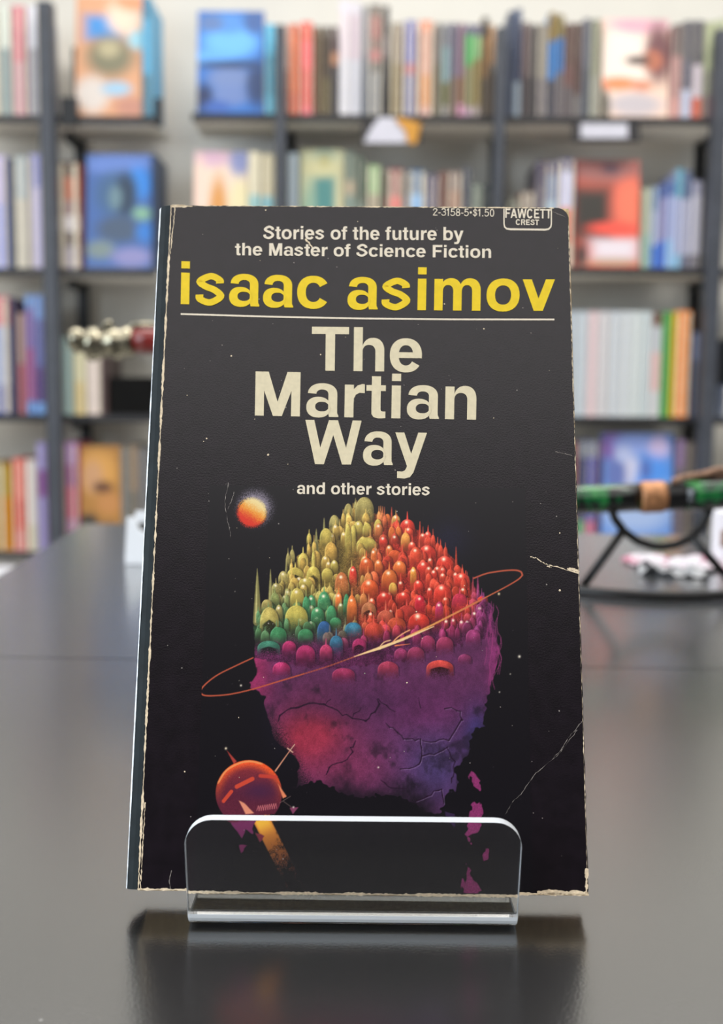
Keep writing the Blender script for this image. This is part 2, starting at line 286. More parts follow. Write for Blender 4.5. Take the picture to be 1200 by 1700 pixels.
# right bookcase
A,B,C,D=ROW_R
face_book(326,437,14,A,'2f6fc0',[(.5,.30,.42,.16,'69b4ff'),(.2,.46,.3,.08,'62aaf5'),(.45,.12,.3,.1,'4f8ed8'),(.85,.1,.15,.12,'3a5f9c'),(.2,.12,.18,.08,'5a7ab0'),(.5,.66,.34,.12,'6f86b8'),(.5,.82,.3,.1,'6a83ba'),(.1,.85,.14,.14,'22335c'),(.9,.72,.16,.2,'27406f'),(.3,.93,.2,.06,'3c62b0'),(.5,.52,.6,.04,'26406c')],'blue book displayed face out at the left end of the right top shelf')
row([(439,457,40,'cyan',[('3fb0d8',3),('2f8fae',4),('48a8c8',2)])],A,'top shelf beside the blue face-out book','spines beside the blue face-out book')
row([(477,497,40,'orange',[('cf5f3c',1),('e8744a',5),('dc6a52',2)]),(498,519,36,'scarlet',[('e2483c',2),('ef4f5f',3),('d84848',4),('e0506a',1)]),(520,534,44,'olive brown','5c4a35'),(535,548,44,'dark umber',[('4b4038',4),('6b6148',3)]),(549,562,44,'brown',[('57474a',2),('b07f63',1),('3e3b40',4)]),(563,581,2,'white',[('d9d6e6',1),('dcd0da',4),('d2d3dd',5)]),(582,598,4,'off white',[('d3d0dc',1),('c9b9c6',4),('c6c8d4',5)]),(599,611,10,'grey',[('85858c',3),('6f7580',4)]),(612,634,8,'black and red',[('4a3b40',1),('8a3a44',2),('5a2f38',1),('a03f50',1),('3c3c44',1),('71767f',4)]),(635,646,10,'black',[('383436',3),('7d7474',2),('2e2e30',6)]),(648,669,38,'olive',[('85786a',3),('6f5f3c',4)]),(670,692,34,'blue violet',[('6f72ac',4),('a85a6c',1),('77799c',4)]),(694,719,34,'salmon',[('d98468',1),('c08a7c',4),('c0773c',3),('b98480',1)]),(720,733,38,'grey green',[('7a7672',3),('6f6b5c',4)]),(734,746,38,'teal grey',[('81838a',2),('86a0a4',3),('6f7050',2),('96928e',1)]),(747,759,38,'slate',[('6c6878',4),('75665c',3)]),(760,771,38,'mauve',[('8a7280',4),('8a6a58',2),('c48fa8',1)]),(772,784,40,'dark blue and green',[('6a6a80',1),('5fae6c',3),('8a8868',4),('b89fae',1)]),(785,798,40,'mixed green',[('66667a',1),('86b27c',2),('8c7c50',4),('a89c98',1)]),(799,810,28,'dark brown',[('4a443e',2),('8c6f50',4),('5f564c',4)]),(811,820,40,'tan',[('a98058',3),('665c52',4)])],A,'top shelf between middle posts','spines on the top shelf between the middle posts')
row([(842,852,18,'steel blue','4b5468'),(853,866,14,'navy',[('54607a',1),('3c4660',5),('8c9aa8',3)]),(867,878,36,'grey brown',[('736463',4),('544c4c',3)]),(879,891,40,'charcoal',[('5c5856',4),('454244',3)]),(892,909,40,'warm grey',[('868076',4),('6c666a',3)]),(910,922,20,'yellow and blue',[('8a7440',3),('3f7ab8',4),('4a4850',4)]),(923,936,24,'gold and blue',[('7d6f44',2),('3f6fa8',3),('6a6468',4)]),(937,951,38,'maroon brown',[('5c4440',4),('6a4848',2),('595258',3)]),(952,966,38,'dark maroon',[('564442',3),('4c3434',3),('6a6668',2)]),(967,979,30,'slate grey',[('6a6d78',4),('555a64',4)]),(980,997,32,'grey green',[('7f8270',4),('8a8c82',3)])],A,'top shelf right of third post','spines on the top shelf right of the third post')
face_book(1002,1112,28,A,'f0d0bc',[(.3,.40,.45,.35,'efe0d4'),(.6,.05,.5,.1,'dba6b4'),(.85,.35,.2,.3,'6a3f44'),(.75,.42,.16,.1,'b86a4c'),(.55,.42,.2,.05,'54443f'),(.25,.66,.3,.07,'f08a58'),(.6,.68,.16,.06,'d08a6c'),(.5,.87,.42,.12,'bdb5ba'),(.04,.9,.08,.2,'5a5a50')],'white and orange portrait book displayed face out on the right top shelf')
row([(1114,1132,40,'dusty pink',[('58464c',3),('a97c7c',4),('c98f8c',2)]),(1133,1150,34,'slate and white',[('50505c',4),('58586c',3),('b9bfd8',3)]),(1151,1168,34,'grey and red',[('50505a',4),('cfc4cf',3),('d2604c',2)]),(1169,1186,36,'sage green',[('a8b08c',4),('8a8c7a',2),('7c6a6c',2)]),(1187,1206,32,'pale green','a9b391'),(1207,1228,38,'dark grey','4a4a4c')],A,'top shelf right of portrait cover','spines by the white and orange portrait cover')
face_book(320,410,249,B,'ecd6c4',[(.3,.06,.4,.08,'d8b4c8'),(.85,.08,.2,.14,'8a93c0'),(.45,.55,.17,.32,'d89a58'),(.45,.9,.3,.2,'dba878'),(.85,.45,.2,.2,'e6dcb2'),(.1,.4,.14,.35,'f0d2c2')],'peach book with an orange figure displayed face out on the right second shelf')
row([(412,433,252,'cream and aqua',[('e3dcc0',3),('86c6cc',3),('d8cfc0',2)]),(434,455,256,'ivory and turquoise',[('d9cfae',3),('74c2d2',3),('cfc4b4',2)])],B,'second shelf beside the peach cover','spines beside the peach cover')
row([(477,494,254,'pale blue',[('a9bccb',5),('8fb0c0',2)])],B,'second shelf just right of the second post','spines by the second post')
face_book(498,570,246,B,'bfc3a0',[(.55,.42,.26,.42,'4f8684'),(.5,.16,.5,.08,'c8c498'),(.2,.6,.16,.3,'8fae98'),(.95,.5,.12,.4,'cfc9a2'),(.55,.1,.12,.06,'b4ae7c')],'pale green book with a teal figure displayed face out on the right second shelf')
row([(573,588,252,'dark sage',[('6d7c72',2),('b7a890',1),('7f948c',5)]),(589,606,258,'deep green',[('46584e',3),('6f8078',4)]),(609,632,274,'light green',[('8fb080',2),('8f8470',5)]),(633,641,284,'black green','2f4034'),(642,670,280,'red and black',[('8a4a50',2),('d23a48',5)]),(671,675,284,'thin black','303038'),(676,706,282,'blue',[('40688f',2),('57a0dc',3),('3f6a98',3)]),(707,727,290,'indigo','564f6c'),(728,742,284,'rust brown','74544c'),(743,766,284,'reddish brown',[('7c6a68',1),('8f6354',4)]),(767,782,278,'slate blue','4d525e'),(783,800,306,'grey green','7f8a80'),(801,814,308,'dark charcoal','40464a')],B,'second shelf between middle posts','spines on the second shelf between the middle posts')
row([(842,860,330,'grey','80847c'),(862,886,318,'grey rust',[('857872',2),('b06a54',3)]),(888,903,268,'dark indigo',[('454058',2),('66606c',4),('b0584c',3)]),(904,926,268,'navy and sky blue',[('4a4868',1),('62789c',2),('8faec8',2),('d8604a',3)]),(927,953,264,'white and red',[('50507a',1),('b8bce0',3),('d85a44',3),('d8c0b0',2)])],B,'second shelf right of third post','spines by the red face-out book')
face_book(957,1064,264,B,'d86a58',[(.45,.08,.6,.12,'a8706c'),(.55,.08,.14,.05,'6c5460'),(.25,.50,-.30,-.26,'3a3733'),(.85,.4,.2,.22,'f07a60'),(.6,.64,.4,.06,'ee5a4c'),(.62,.83,-.36,-.09,'e2d8e0'),(.1,.9,.1,.12,'4a3a38'),(.6,.95,.4,.03,'b8a890')],'red and black book displayed face out on the right second shelf')
row([(1066,1080,312,'pale sage',[('a8b09c',4),('8fb0a4',3)]),(1081,1092,310,'sky blue',[('8398b4',2),('a8b4cc',3),('4f7cc8',2)]),(1093,1105,306,'royal blue',[('455a94',1),('8f8cb4',3),('3f6ac8',2)]),(1106,1119,300,'periwinkle',[('4a66a0',1),('9aa6d0',3),('8fb8e0',2)]),(1120,1133,280,'aqua blue',[('5f9cb4',2),('a8b0d0',4),('86b8d8',1)]),(1134,1146,284,'slate lilac',[('5a6a8c',2),('b4b6cc',4),('6a6a7c',1)]),(1147,1164,300,'pale lilac',[('9496b0',1),('b9b9cc',4),('6c6a78',1)])],B,'second shelf right of red cover','spines by the red face-out book')
wc=['b4c2d0','b9c6d2','dcc6cb','c9c9d0','c3ccd6','cdd4da','cbd5d8','c6d2d6']
nm=['pale blue','powder blue','pale pink','pearl grey','ice blue','white','cool white','bluish white']
wcx=[938,957,976,993,1012,1031,1048,1066,1081]
row([(wcx[k],wcx[k+1]-1,517,nm[k],wc[k]) for k in range(8)]+[(1081,1098,520,'brown and blush',[('5a3a30',1),('b7bfc8',2),('d6b4b4',3),('c8cdd2',2)]),(1099,1113,518,'green','3f9a48'),(1114,1121,518,'yellow','d8c030'),(1122,1147,516,'bright orange',[('ef8a2c',1)]),(1148,1164,552,'dark blue',[('5c6a8c',2),('30405c',4)])],C,'third shelf right of the big paperback','pale spines on the third shelf')
row([(944,957,735,'rust','8a4a3c'),(958,972,732,'grey blue',[('7d8490',1),('3a4064',4),('5fa878',1)]),(973,990,732,'navy',[('7c8496',1),('4b50a0',4),('c06088',1)]),(991,999,734,'plum',[('76688a',1),('54406a',5)])],D,'bottom shelf right of the big paperback','dark spines by the galaxy cover')
face_book(1001,1118,722,D,'6f9ae0',[(.15,.12,.2,.14,'8f6ab4'),(.45,.1,.3,.1,'9ab0f0'),(.8,.14,.14,.12,'d8c8f0'),(.35,.36,.2,.15,'cfd0e8'),(.2,.4,.14,.2,'6a7ab8'),(.75,.42,.25,.2,'5a9af0'),(.62,.35,.08,.1,'5a74bc'),(.3,.2,.12,.08,'b8c4ea'),(.9,.6,.16,.14,'8ab8f4'),(.5,.75,.5,.2,'a8bfe8')],'blue and violet galaxy book displayed face out on the right bottom shelf',tilt=5)
row([(1121,1136,730,'mauve',[('8a709c',2),('6a6070',5)]),(1137,1152,734,'brown grey','6d645f'),(1153,1166,742,'dark grey','4a4a50')],D,'bottom shelf right of galaxy cover','spines by the galaxy cover')
row([(1200,1222,640,'pale blue','a9b6d0'),(1223,1246,560,'dark slate','3a4250')],C,'third shelf right of the rightmost post','spines by the rightmost post')
# shelf signs clipped under the top shelf
sg=thing('shelf_sign','white peaked sign with gold corner clipped under the top shelf','sign',(xa(645,215,2.44),2.44,ROW_R[0]-.07)); L=sg.location
def sgp(px,py,Y): p=at(px,py,Y); return (p[0]-L[0],p[2]-L[2])
def slab(name,pts,y0,y1,m,parent):
    n=len(pts); v=[(x,y0,z) for x,z in pts]+[(x,y1,z) for x,z in pts]; f=[tuple(reversed(range(n))),tuple(range(n,2*n))]+[(k,(k+1)%n,n+(k+1)%n,n+k) for k in range(n)]
    f=[tuple(reversed(q)) for q in f]
    return mesh(name,v,f,m,parent)
slab('backing',[sgp(*p,2.44) for p in ((600,238),(700,238),(700,205),(600,205))],.000,.003,M['dark_card'],sg)
slab('face',[sgp(*p,2.436) for p in ((604,237),(679,237),(672,215),(655,196),(630,194),(615,214))],-.0042,-.0012,M['sign_card'],sg)
slab('corner',[sgp(*p,2.432) for p in ((676,236),(690,240),(700,205),(660,194),(657,200),(672,216))],-.0085,-.0055,M['gold_card'],sg)
sg=thing('shelf_sign','long white label in a black frame under the right top shelf','sign',(xa(1008,215,2.44),2.44,ROW_R[0]-.07)); L=sg.location
slab('frame',[sgp(*p,2.44) for p in ((950,236),(1062,236),(1062,205),(950,205))],0,.003,M['dark_card'],sg)
slab('card',[sgp(*p,2.436) for p in ((964,229),(1042,229),(1042,205),(964,205))],-.0042,-.0012,M['sign_card'],sg)
# ---------------------------------------------------------------- things on the far table
# green scabbard on its iron stand
SY=.665
def sp(px,py,Y=SY): return at(px,py,Y)
ctr=sp(1097,972); ctr[2]=0
st=thing('sword_stand','black wrought iron stand with a half-round cradle, right of the paperback','stand',(ctr[0],ctr[1],0))
arc=[sp(*p) for p in ((1013,840),(1021,862),(1036,882),(1058,898),(1082,906),(1100,907.5),(1122,904),(1145,893),(1164,874),(1174,856),(1180,838))]
cradle=MB().tube(local(st,arc),.0026,12); cradle.build('cradle',M['iron'],st,True)
for a_,b_ in (((1034,881),(968,962)),((1148,890),(1222,962))):
    pa=sp(*a_); pb=sp(*b_); pb[2]=.0045; MB().tube(local(st,[pa,(pa+pb)/2,pb]),.0026,12).build('leg',M['iron'],st,True)
base=[]
for k in range(25):
    u=-1+2*k/24; px=1097+u*152; p=sp(px,966); base.append((p[0],SY-.022*(1-u*u),.0030))
MB().tube(local(st,base),.0029,12).build('base_bar',M['iron'],st,True)
base=[(x,SY+.022*(1-((k/12)-1)**2)+.0,.0030) for k,(x,y,z) in enumerate(base)]
g0=sp(960,830); g1=sp(1200,820); gd=(g1-g0)/np.linalg.norm(g1-g0)
def gpt(px): return g0+(g1-g0)*((px-960)/240.)
sw=thing('sword','green marbled scabbard with a copper ring lying on the iron stand','sword',tuple(gpt(1090)))
def seg(name,p0,p1,r,m,n=6,rr=None): 
    pts=[gpt(p0+(p1-p0)*k/n) for k in range(n+1)]; MB().tube(local(sw,pts),rr or r,20).build(name,m,sw,True)
seg('scabbard',560,1062,.0084,M['green'],10); seg('ring',1061,1104,.0096,M['copper'],6,[.0088,.0096,.0096,.0096,.0096,.0096,.0088]); seg('collar',1103,1136,.0086,M['iron']); seg('scabbard',1135,1330,.0092,M['green'],8)
seg('tip_cap',545,561,.0088,M['copper'])
cp=[]
for k in range(90):
    t=k/89; p=gpt(1112+150*t); a=t*2*math.pi*9; cp.append(p+np.array([0,.0112*math.cos(a)-.000,.0112*math.sin(a)+.0008]))
MB().tube(local(sw,[gpt(1112)+np.array([0,-.004,.0090]),gpt(1130)+np.array([0,-.004,.0112]),gpt(1150)+np.array([0,-.002,.0118]),gpt(1172)+np.array([0,0,.0128]),gpt(1190)+np.array([0,0,.0146]),gpt(1230)+np.array([0,0,.0130])]),.0020,10).build('cord',M['cord'],sw,True)
MB().tube(local(sw,[gpt(1150)+np.array([0,.003,.0098]),gpt(1170)+np.array([0,.003,.0108]),gpt(1200)+np.array([0,.003,.0108]),gpt(1240)+np.array([0,.003,.0098])]),.0018,10).build('cord',M['cord'],sw,True)
# silver hilt with red grip on a tall stand that the paperback hides
HY=.86
def hp(px,py): return at(px,py,HY)
hl=thing('sword','silver pommelled sword with dark red grip, left behind the paperback','sword',tuple(hp(180,570)))
def hseg(name,prof,m,n=18):
    pts=[hp(p,y) for p,y,r in prof]; MB().tube(local(hl,pts),[r/FPX*HY for p,y,r in prof],n).build(name,m,hl,True)
hseg('pommel',[(112,564,5),(115,564,14),(122,564,20),(131,566,21),(139,567,17),(142,567,13)],M['silver'])
hseg('hilt',[(139,570,17),(147,570,26),(158,572,29),(166,573,24),(174,573,20),(184,570,25),(195,571,27),(205,569,22),(214,568,27),(222,568,22)],M['silver'])
hseg('quillon',[(172,550,5),(178,540,8),(186,536,5)],M['silver']); hseg('quillon',[(206,552,6),(222,543,7),(240,541,6),(262,541,5)],M['silver'])
hseg('grip',[(221,566,21),(245,566,22),(300,567,22),(360,568,22),(420,570,21)],M['red_grip']); hseg('scabbard',[(420,570,24),(520,573,22),(640,576,20),(760,580,16),(764,580,4)],M['iron'])
stl=hp(500,572); st2=thing('sword_stand','tall black iron rest hidden behind the upright paperback','stand',(stl[0],HY,0))
for px in (380,640):
    p=hp(px,600); MB().tube(local(st2,[(p[0],HY,0.003),(p[0],HY,p[2]-.004)]),.003,10).build('post',M['iron'],st2,True)
    q=hp(px,598); r=.0145; pts=[(q[0],HY+r*math.sin(a),hp(px,572+ (px-420)*.03)[2]-r*math.cos(a)) for a in np.linspace(-1.4,1.4,11)]
    MB().tube(local(st2,pts),.0025,10).build('cradle',M['iron'],st2,True)
p0=hp(380,600);p1=hp(640,600); MB().tube(local(st2,[(p0[0],HY,.0032),(p1[0],HY,.0032)]),.003,10).build('base_bar',M['iron'],st2,True)
for px in (380,640):
    p=hp(px,600); MB().tube(local(st2,[(p[0],HY-.035,.0032),(p[0],HY+.035,.0032)]),.003,10).build('foot',M['iron'],st2,True)
# white card holder peeking out left of the paperback
c0=at_z(203,941); ch=thing('card_holder','small white card holder on the table, half behind the paperback','card holder',(c0[0]+.03,c0[1]+.02,0))
MB().box(-.03,-.012,0,.05,.02,.003,bev=.001).build('base',M['white_plastic'],ch)
prof=[]; 
hh=.030
pts=[(-.03,0),(-.028,hh),(-.0235,hh),(-.020,hh*.72),(-.012,hh*.62),(.032,hh*.62),(.040,hh*.72),(.044,hh),(.048,hh),(.05,0)]
slab('front_lip',[(x,z+.003) for x,z in pts],-.012,-.009,M['white_plastic'],ch)
slab('back_panel',[(-.03,.003),(-.028,hh+.004),(.048,hh+.004),(.05,.003)],.016,.019,M['white_plastic'],ch)
MB().box(-.024,-.006,.0032,.044,.010,.027).build('cards',M['dark_card'],ch)
# wrapped leaflets under the stand
rng=np.random.default_rng(3)
def sheet(label,cx,cy,w,d,z,rot,cols,amp,seed):
    r=np.random.default_rng(seed); nx,ny=28,20; v=[];f=[];col=[]
    ph=r.uniform(0,6,6)
    for s in (0,1):
        for j in range(ny+1):
            for i in range(nx+1):
                u,t=i/nx-.5,j/ny-.5; h=amp*(.5+.5*math.sin(u*9+ph[0]+t*4))*(.5+.5*math.sin(t*7+ph[1]-u*5))+amp*.3*math.sin(u*23+ph[2])*math.sin(t*17+ph[3])
                v.append((u*w,t*d,max(h,0)+.0004+s*.0006))
    n=(nx+1)*(ny+1)
    for j in range(ny):
        for i in range(nx):
            a=j*(nx+1)+i; f.append((n+a,n+a+1,n+a+nx+2,n+a+nx+1)); f.append((a,a+nx+1,a+nx+2,a+1))
            k=cols[int((math.sin(i*.55+j*.25+ph[4])*.5+.5)*len(cols)*.999)]; col+= [lin(k),lin(k)]
    o=mesh('leaflet',v,f,M['printed'],smooth=True); o.location=(cx,cy,z); o.rotation_euler=(0,0,rot); set_print(o,col); tag(o,label,'leaflet'); return o
lp=at_z(1130,945); l2=at_z(1190,935)
sheet('white leaflet with pink print, lying open on the table behind the iron stand',lp[0]+.012,lp[1]+.014,.085,.055,0.0002,.12,['b9b6be','c4c1c8','b09aa6','bdb8c0','a8687e'],.007,2)
sheet('crumpled grey clear wrapper lying left of the white leaflet under the stand',lp[0]-.012,lp[1]-.024,.045,.022,0.0002,-.25,['9fa2a6','b6b8bc','8c8f93'],.006,4)
pk=thing('leaflet_packet','pale upright packet at the right edge behind the iron stand','packet',(xa(1206,900,.80),.80,0))
MB().box(-.008,-.012,0,.03,.012,at(1200,845,.80)[2],bev=.002).build('wrapper',M['white_card'],pk); MB().box(-.0083,-.0128,.012,.0303,-.0118,.024).build('band',M['cord'],pk)
# ---- artwork printed on the cover, painted into an array that the cover mesh's colours are read from
AX0,AY0,AX1,AY1,AS=322,806,884,1484,1.5
def paint_art():
    rng=np.random.default_rng(7)
    W=int((AX1-AX0)*AS);Hh=int((AY1-AY0)*AS)
    yy,xx=np.mgrid[0:Hh,0:W].astype(np.float32)
    X=AX0+(xx+.5)/AS; Y=AY0+(yy+.5)/AS
    BG=np.array([18,15,20],np.float32)
    I=np.empty((Hh,W,3),np.float32);I[:]=BG
    white=rng.random((Hh,W)).astype(np.float32)
    def fnoise(n,seed):
        r=np.random.default_rng(seed);g=r.random((n+3,n+3)).astype(np.float32)
        u=np.linspace(0,n,W,dtype=np.float32);v=np.linspace(0,n,Hh,dtype=np.float32)
        iu=u.astype(int);iv=v.astype(int);fu=u-iu;fv=v-iv
        fu=fu*fu*(3-2*fu);fv=(fv*fv*(3-2*fv))[:,None]
        a=g[iv][:,iu];b=g[iv][:,iu+1];c=g[iv+1][:,iu];d=g[iv+1][:,iu+1]
        return (a*(1-fu)+b*fu)*(1-fv)+(c*(1-fu)+d*fu)*fv
    N=(fnoise(9,1)*.4+fnoise(22,2)*.3+fnoise(60,3)*.2+fnoise(160,4)*.1)
    NF=(fnoise(40,5)*.5+fnoise(110,6)*.5)
    def ss(a,b,t):
        t=np.clip((t-a)/(b-a),0,1);return t*t*(3-2*t)
    def box(x0,y0,x1,y1):
        i0=max(int((y0-AY0)*AS),0);i1=min(int((y1-AY0)*AS)+2,Hh);j0=max(int((x0-AX0)*AS),0);j1=min(int((x1-AX0)*AS)+2,W)
        return slice(i0,max(i1,i0)),slice(j0,max(j1,j0))
    def over(s,col,al):
        al=al[...,None];I[s]=I[s]*(1-al)+np.asarray(col,np.float32)*al
    def inside(pts,s,soft=1.0,wob=0.0):
        # signed distance based coverage of a polygon
        x=X[s]+wob*(N[s]-.5)*2+wob*(NF[s]-.5);y=Y[s]+wob*(NF[s]-.5)*2
        d=np.full(x.shape,1e9,np.float32);ins=np.zeros(x.shape,bool)
        n=len(pts)
        for k in range(n):
            (ax,ay),(bx,by)=pts[k],pts[(k+1)%n]
            ex,ey=bx-ax,by-ay;t=np.clip(((x-ax)*ex+(y-ay)*ey)/(ex*ex+ey*ey+1e-9),0,1)
            d=np.minimum(d,(x-ax-t*ex)**2+(y-ay-t*ey)**2)
            c=((ay>y)!=(by>y))
            ins^=c&(x<(bx-ax)*(y-ay)/((by-ay) if by!=ay else 1e-9)+ax)
        d=np.sqrt(d);sd=np.where(ins,d,-d)
        return np.clip(sd/soft+.5,0,1)
    def poly(pts,col,soft=1.0,wob=0.0,al=1.0):
        xs=[p[0] for p in pts];ys=[p[1] for p in pts];m=4+wob*3
        s=box(min(xs)-m,min(ys)-m,max(xs)+m,max(ys)+m)
        over(s,col(s) if callable(col) else col,inside(pts,s,soft,wob)*al)
    def line(pts,w,col,al=1.0,soft=.9):
        ws=w if isinstance(w,(list,tuple)) else [w]*len(pts)
        for k in range(len(pts)-1):
            (ax,ay),(bx,by)=pts[k],pts[k+1];wa,wb=ws[k],ws[k+1];m=max(wa,wb)+3
            s=box(min(ax,bx)-m,min(ay,by)-m,max(ax,bx)+m,max(ay,by)+m)
            x,y=X[s],Y[s]
            if x.size==0: continue
            ex,ey=bx-ax,by-ay;t=np.clip(((x-ax)*ex+(y-ay)*ey)/(ex*ex+ey*ey+1e-9),0,1)
            d=np.sqrt((x-ax-t*ex)**2+(y-ay-t*ey)**2)
            cc=col(s) if callable(col) else col
            over(s,cc,np.clip(((wa+(wb-wa)*t)/2-d)/soft+.5,0,1)*al)
    def smooth(pts,n=10):
        P=[np.array(p,float) for p in pts];P=[2*P[0]-P[1]]+P+[2*P[-1]-P[-2]];out=[]
        for k in range(1,len(P)-2):
            for t in np.linspace(0,1,n,endpoint=False):
                a,b,c,d=P[k-1:k+3]
                out.append(tuple(.5*((2*b)+(-a+c)*t+(2*a-5*b+4*c-d)*t*t+(-a+3*b-3*c+d)*t**3)))
        out.append(tuple(P[-2]));return out
    def spot(cx,cy,r,col,al=1.0):
        s=box(cx-r*3,cy-r*3,cx+r*3,cy+r*3)
        over(s,col,np.exp(-((X[s]-cx)**2+(Y[s]-cy)**2)/(r*r))*al)
    # airbrushed haze on the night ground
    def haze(cx,cy,rx,ry,col,a):
        g=np.exp(-(((X-cx)/rx)**2+((Y-cy)/ry)**2))*a*(.6+.8*white)
        I[:]=I*(1-g[...,None])+np.array(col,np.float32)*g[...,None]
    haze(745,895,34,34,(34,32,66),.45)
    haze(480,1190,40,60,(32,26,54),.35)
    # sun over the city
    d=np.hypot(X-418,Y-851)
    sp=(white-.5)
    g=ss(1.15,.55,np.hypot(X-423,Y-843)/30+sp*.55)
    I[:]=I*(1-g[...,None]*.8)+np.array([176,164,180],np.float32)*g[...,None]*.8
    g=ss(1.06,.92,d/24.5+sp*.22)
    t=np.clip(((X-418)*.45-(Y-851)*.75)/24+.45+sp*.45,0,1)[...,None]
    c=np.where(t<.5,np.array([214,52,36])*(1-t*2)+np.array([236,150,50])*t*2,np.array([236,150,50])*(2-2*t)+np.array([238,214,150])*(2*t-1))
    I[:]=I*(1-g[...,None])+c.astype(np.float32)*g[...,None]
    # rear half of the orbit line
    orb=(184,84,58)
    line(smooth([(786,960),(808,952),(832,948),(852,946.5),(864,949),(867,955)]),2.4,orb)
    # rock below the city
    body=[(424,1085),(428,1115),(425,1128),(415,1141),(428,1150),(441,1154),(443,1172),(449,1190),(452,1222),(470,1240),(488,1256),(492,1282),(486,1312),(500,1300),(520,1296),(548,1306),(590,1322),(640,1318),(690,1334),(712,1352),(728,1353),(740,1326),(757,1304),(760,1280),(772,1262),(784,1244),(790,1222),(806,1204),(808,1176),(814,1150),(820,1120),(834,1082),(826,1062),(820,1036),(817,1004),(800,985),(700,950),(560,1000),(470,1040)]
    def bodycol(s):
        x,y=X[s],Y[s];n=N[s];
        c=np.empty(x.shape+(3,),np.float32);c[:]=(96,46,84)
        def mixc(col,a):
            a=np.clip(a,0,1)[...,None];c[:]=c*(1-a)+np.array(col,np.float32)*a
        mixc((150,48,92),ss(470,425,x)*ss(1190,1140,y)*1.0)
        mixc((158,48,68),np.exp(-((x-515)/62)**2-((y-1225)/58)**2)*1.15)
        mixc((128,50,84),np.exp(-((x-590)/90)**2-((y-1275)/40)**2)*.7)
        mixc((72,58,104),np.exp(-((x-725)/70)**2-((y-1275)/75)**2)*.9)
        mixc((62,52,104),np.exp(-((x-792)/26)**2-((y-1215)/45)**2)*1.0)
        mixc((120,48,100),np.exp(-((x-700)/60)**2-((y-1175)/35)**2)*.6)
        mixc((142,52,108),np.exp(-((x-822)/12)**2-((y-1090)/70)**2)*.9)
        mixc((66,34,66),np.exp(-((x-600)/150)**2-((y-1168)/30)**2)*.55)
        mixc((26,20,28),ss(1268,1335,y+ (n-.5)*70+np.abs(x-560)*-.12)*ss(740,700,x)*1.0)
        mixc((26,20,28),ss(.62,.8,n)*.5)
        mixc((28,23,30),ss(470,440,x+(y-1200)*-.55+(white[s]-.5)*26)*ss(1170,1215,y)*.9)
        mixc((30,25,34),ss(775,815,x+(y-1200)*.35+(white[s]-.5)*22)*ss(1185,1230,y)*.3)
        return c*(.86+.28*white[s][...,None])*(.9+.25*(NF[s][...,None]-.3))
    poly(body,bodycol,1.5,9)
    # cracks in the rock
    dk=(34,16,34)
    def crack(pts,w=1.6,al=.85,light=False):
        q=[pts[0]]
        for a,b in zip(pts[:-1],pts[1:]):
            k=max(2,int(np.hypot(b[0]-a[0],b[1]-a[1])/7))
            for t in range(1,k+1):
                f=t/k;q.append((a[0]+(b[0]-a[0])*f+rng.normal(0,1.5),a[1]+(b[1]-a[1])*f+rng.normal(0,1.5)))
        if light: line([(x+1.6,y+1.6) for x,y in q],1.1,(150,120,160),.5)
        line(q,[w*rng.uniform(.6,1.3) for _ in q],dk,al)
    crack([(462,1197),(470,1182),(498,1172),(522,1165),(540,1170),(560,1180),(585,1192),(606,1196),(625,1180),(628,1160)],2.4)
    crack([(628,1160),(640,1172),(655,1182)],1.6);crack([(585,1192),(600,1176)],1.4);crack([(540,1170),(548,1160)])
    crack([(590,1230),(582,1240),(582,1258),(560,1268),(545,1275),(540,1285)],1.8)
    crack([(640,1200),(660,1215),(668,1228),(698,1226),(714,1232),(745,1227),(760,1205),(769,1196),(766,1180),(740,1175)],1.9,.85,True)
    crack([(698,1226),(700,1255),(720,1250),(742,1242)],1.8,.85,True);crack([(700,1255),(690,1275),(665,1276)],1.8,.85,True)
    crack([(742,1242),(755,1265),(750,1300)],1.5);crack([(690,1330),(715,1320),(735,1310),(736,1335)],1.7,.85,True)
    crack([(632,1295),(650,1308),(672,1310)],1.4);crack([(695,1158),(697,1175)],1.4);crack([(680,1330),(700,1335)],1.2)
    # city silhouette ground
    city=[(424,1095),(420,1050),(424,1020),(440,1000),(470,965),(492,930),(520,905),(540,885),(565,862),(600,842),(640,862),(680,872),(712,890),(738,915),(765,945),(783,968),(800,990),(818,1010),(826,1055),(800,1060),(740,1075),(650,1100),(560,1110),(480,1105)]
    def tint(x,y):
        # printed colour wash of the city: ochre left, green and blue low left, red right, violet low
        def s_(a,b,t): t=min(max((t-a)/(b-a),0),1);return t*t*(3-2*t)
        c=np.array([214,172,84],float)
        g=s_(955,1025,y-(x-450)*.15)*s_(620,560,x);c=c*(1-g)+np.array([84,124,80])*g
        r=s_(600,650,x+(y-900)*.2);c=c*(1-r)+np.array([216,70,48])*r
        m=s_(1035,1075,y+(x-600)*.12);v=np.array([150,46,92]) if x<760 else np.array([128,50,104]);c=c*(1-m)+v*m
        e=s_(770,800,x);c=c*(1-e)+np.array([140,52,104])*e
        return c
    def ground(s):
        x,y=X[s],Y[s];c=np.empty(x.shape+(3,),np.float32);c[:]=(150,122,58)
        def mx(col,a):
            a=np.clip(a,0,1)[...,None];c[:]=c*(1-a)+np.array(col,np.float32)*a
        mx((52,84,54),ss(960,1020,y)*ss(620,560,x));mx((190,52,40),ss(575,660,x+(y-900)*.25));mx((100,40,80),ss(1030,1070,y+(x-600)*.1))
        mx((112,44,92),ss(775,805,x))
        return np.clip(c*(.45+.75*white[s][...,None])*(.6+.7*NF[s][...,None]),0,255)
    poly(city,ground,2,6,.95)
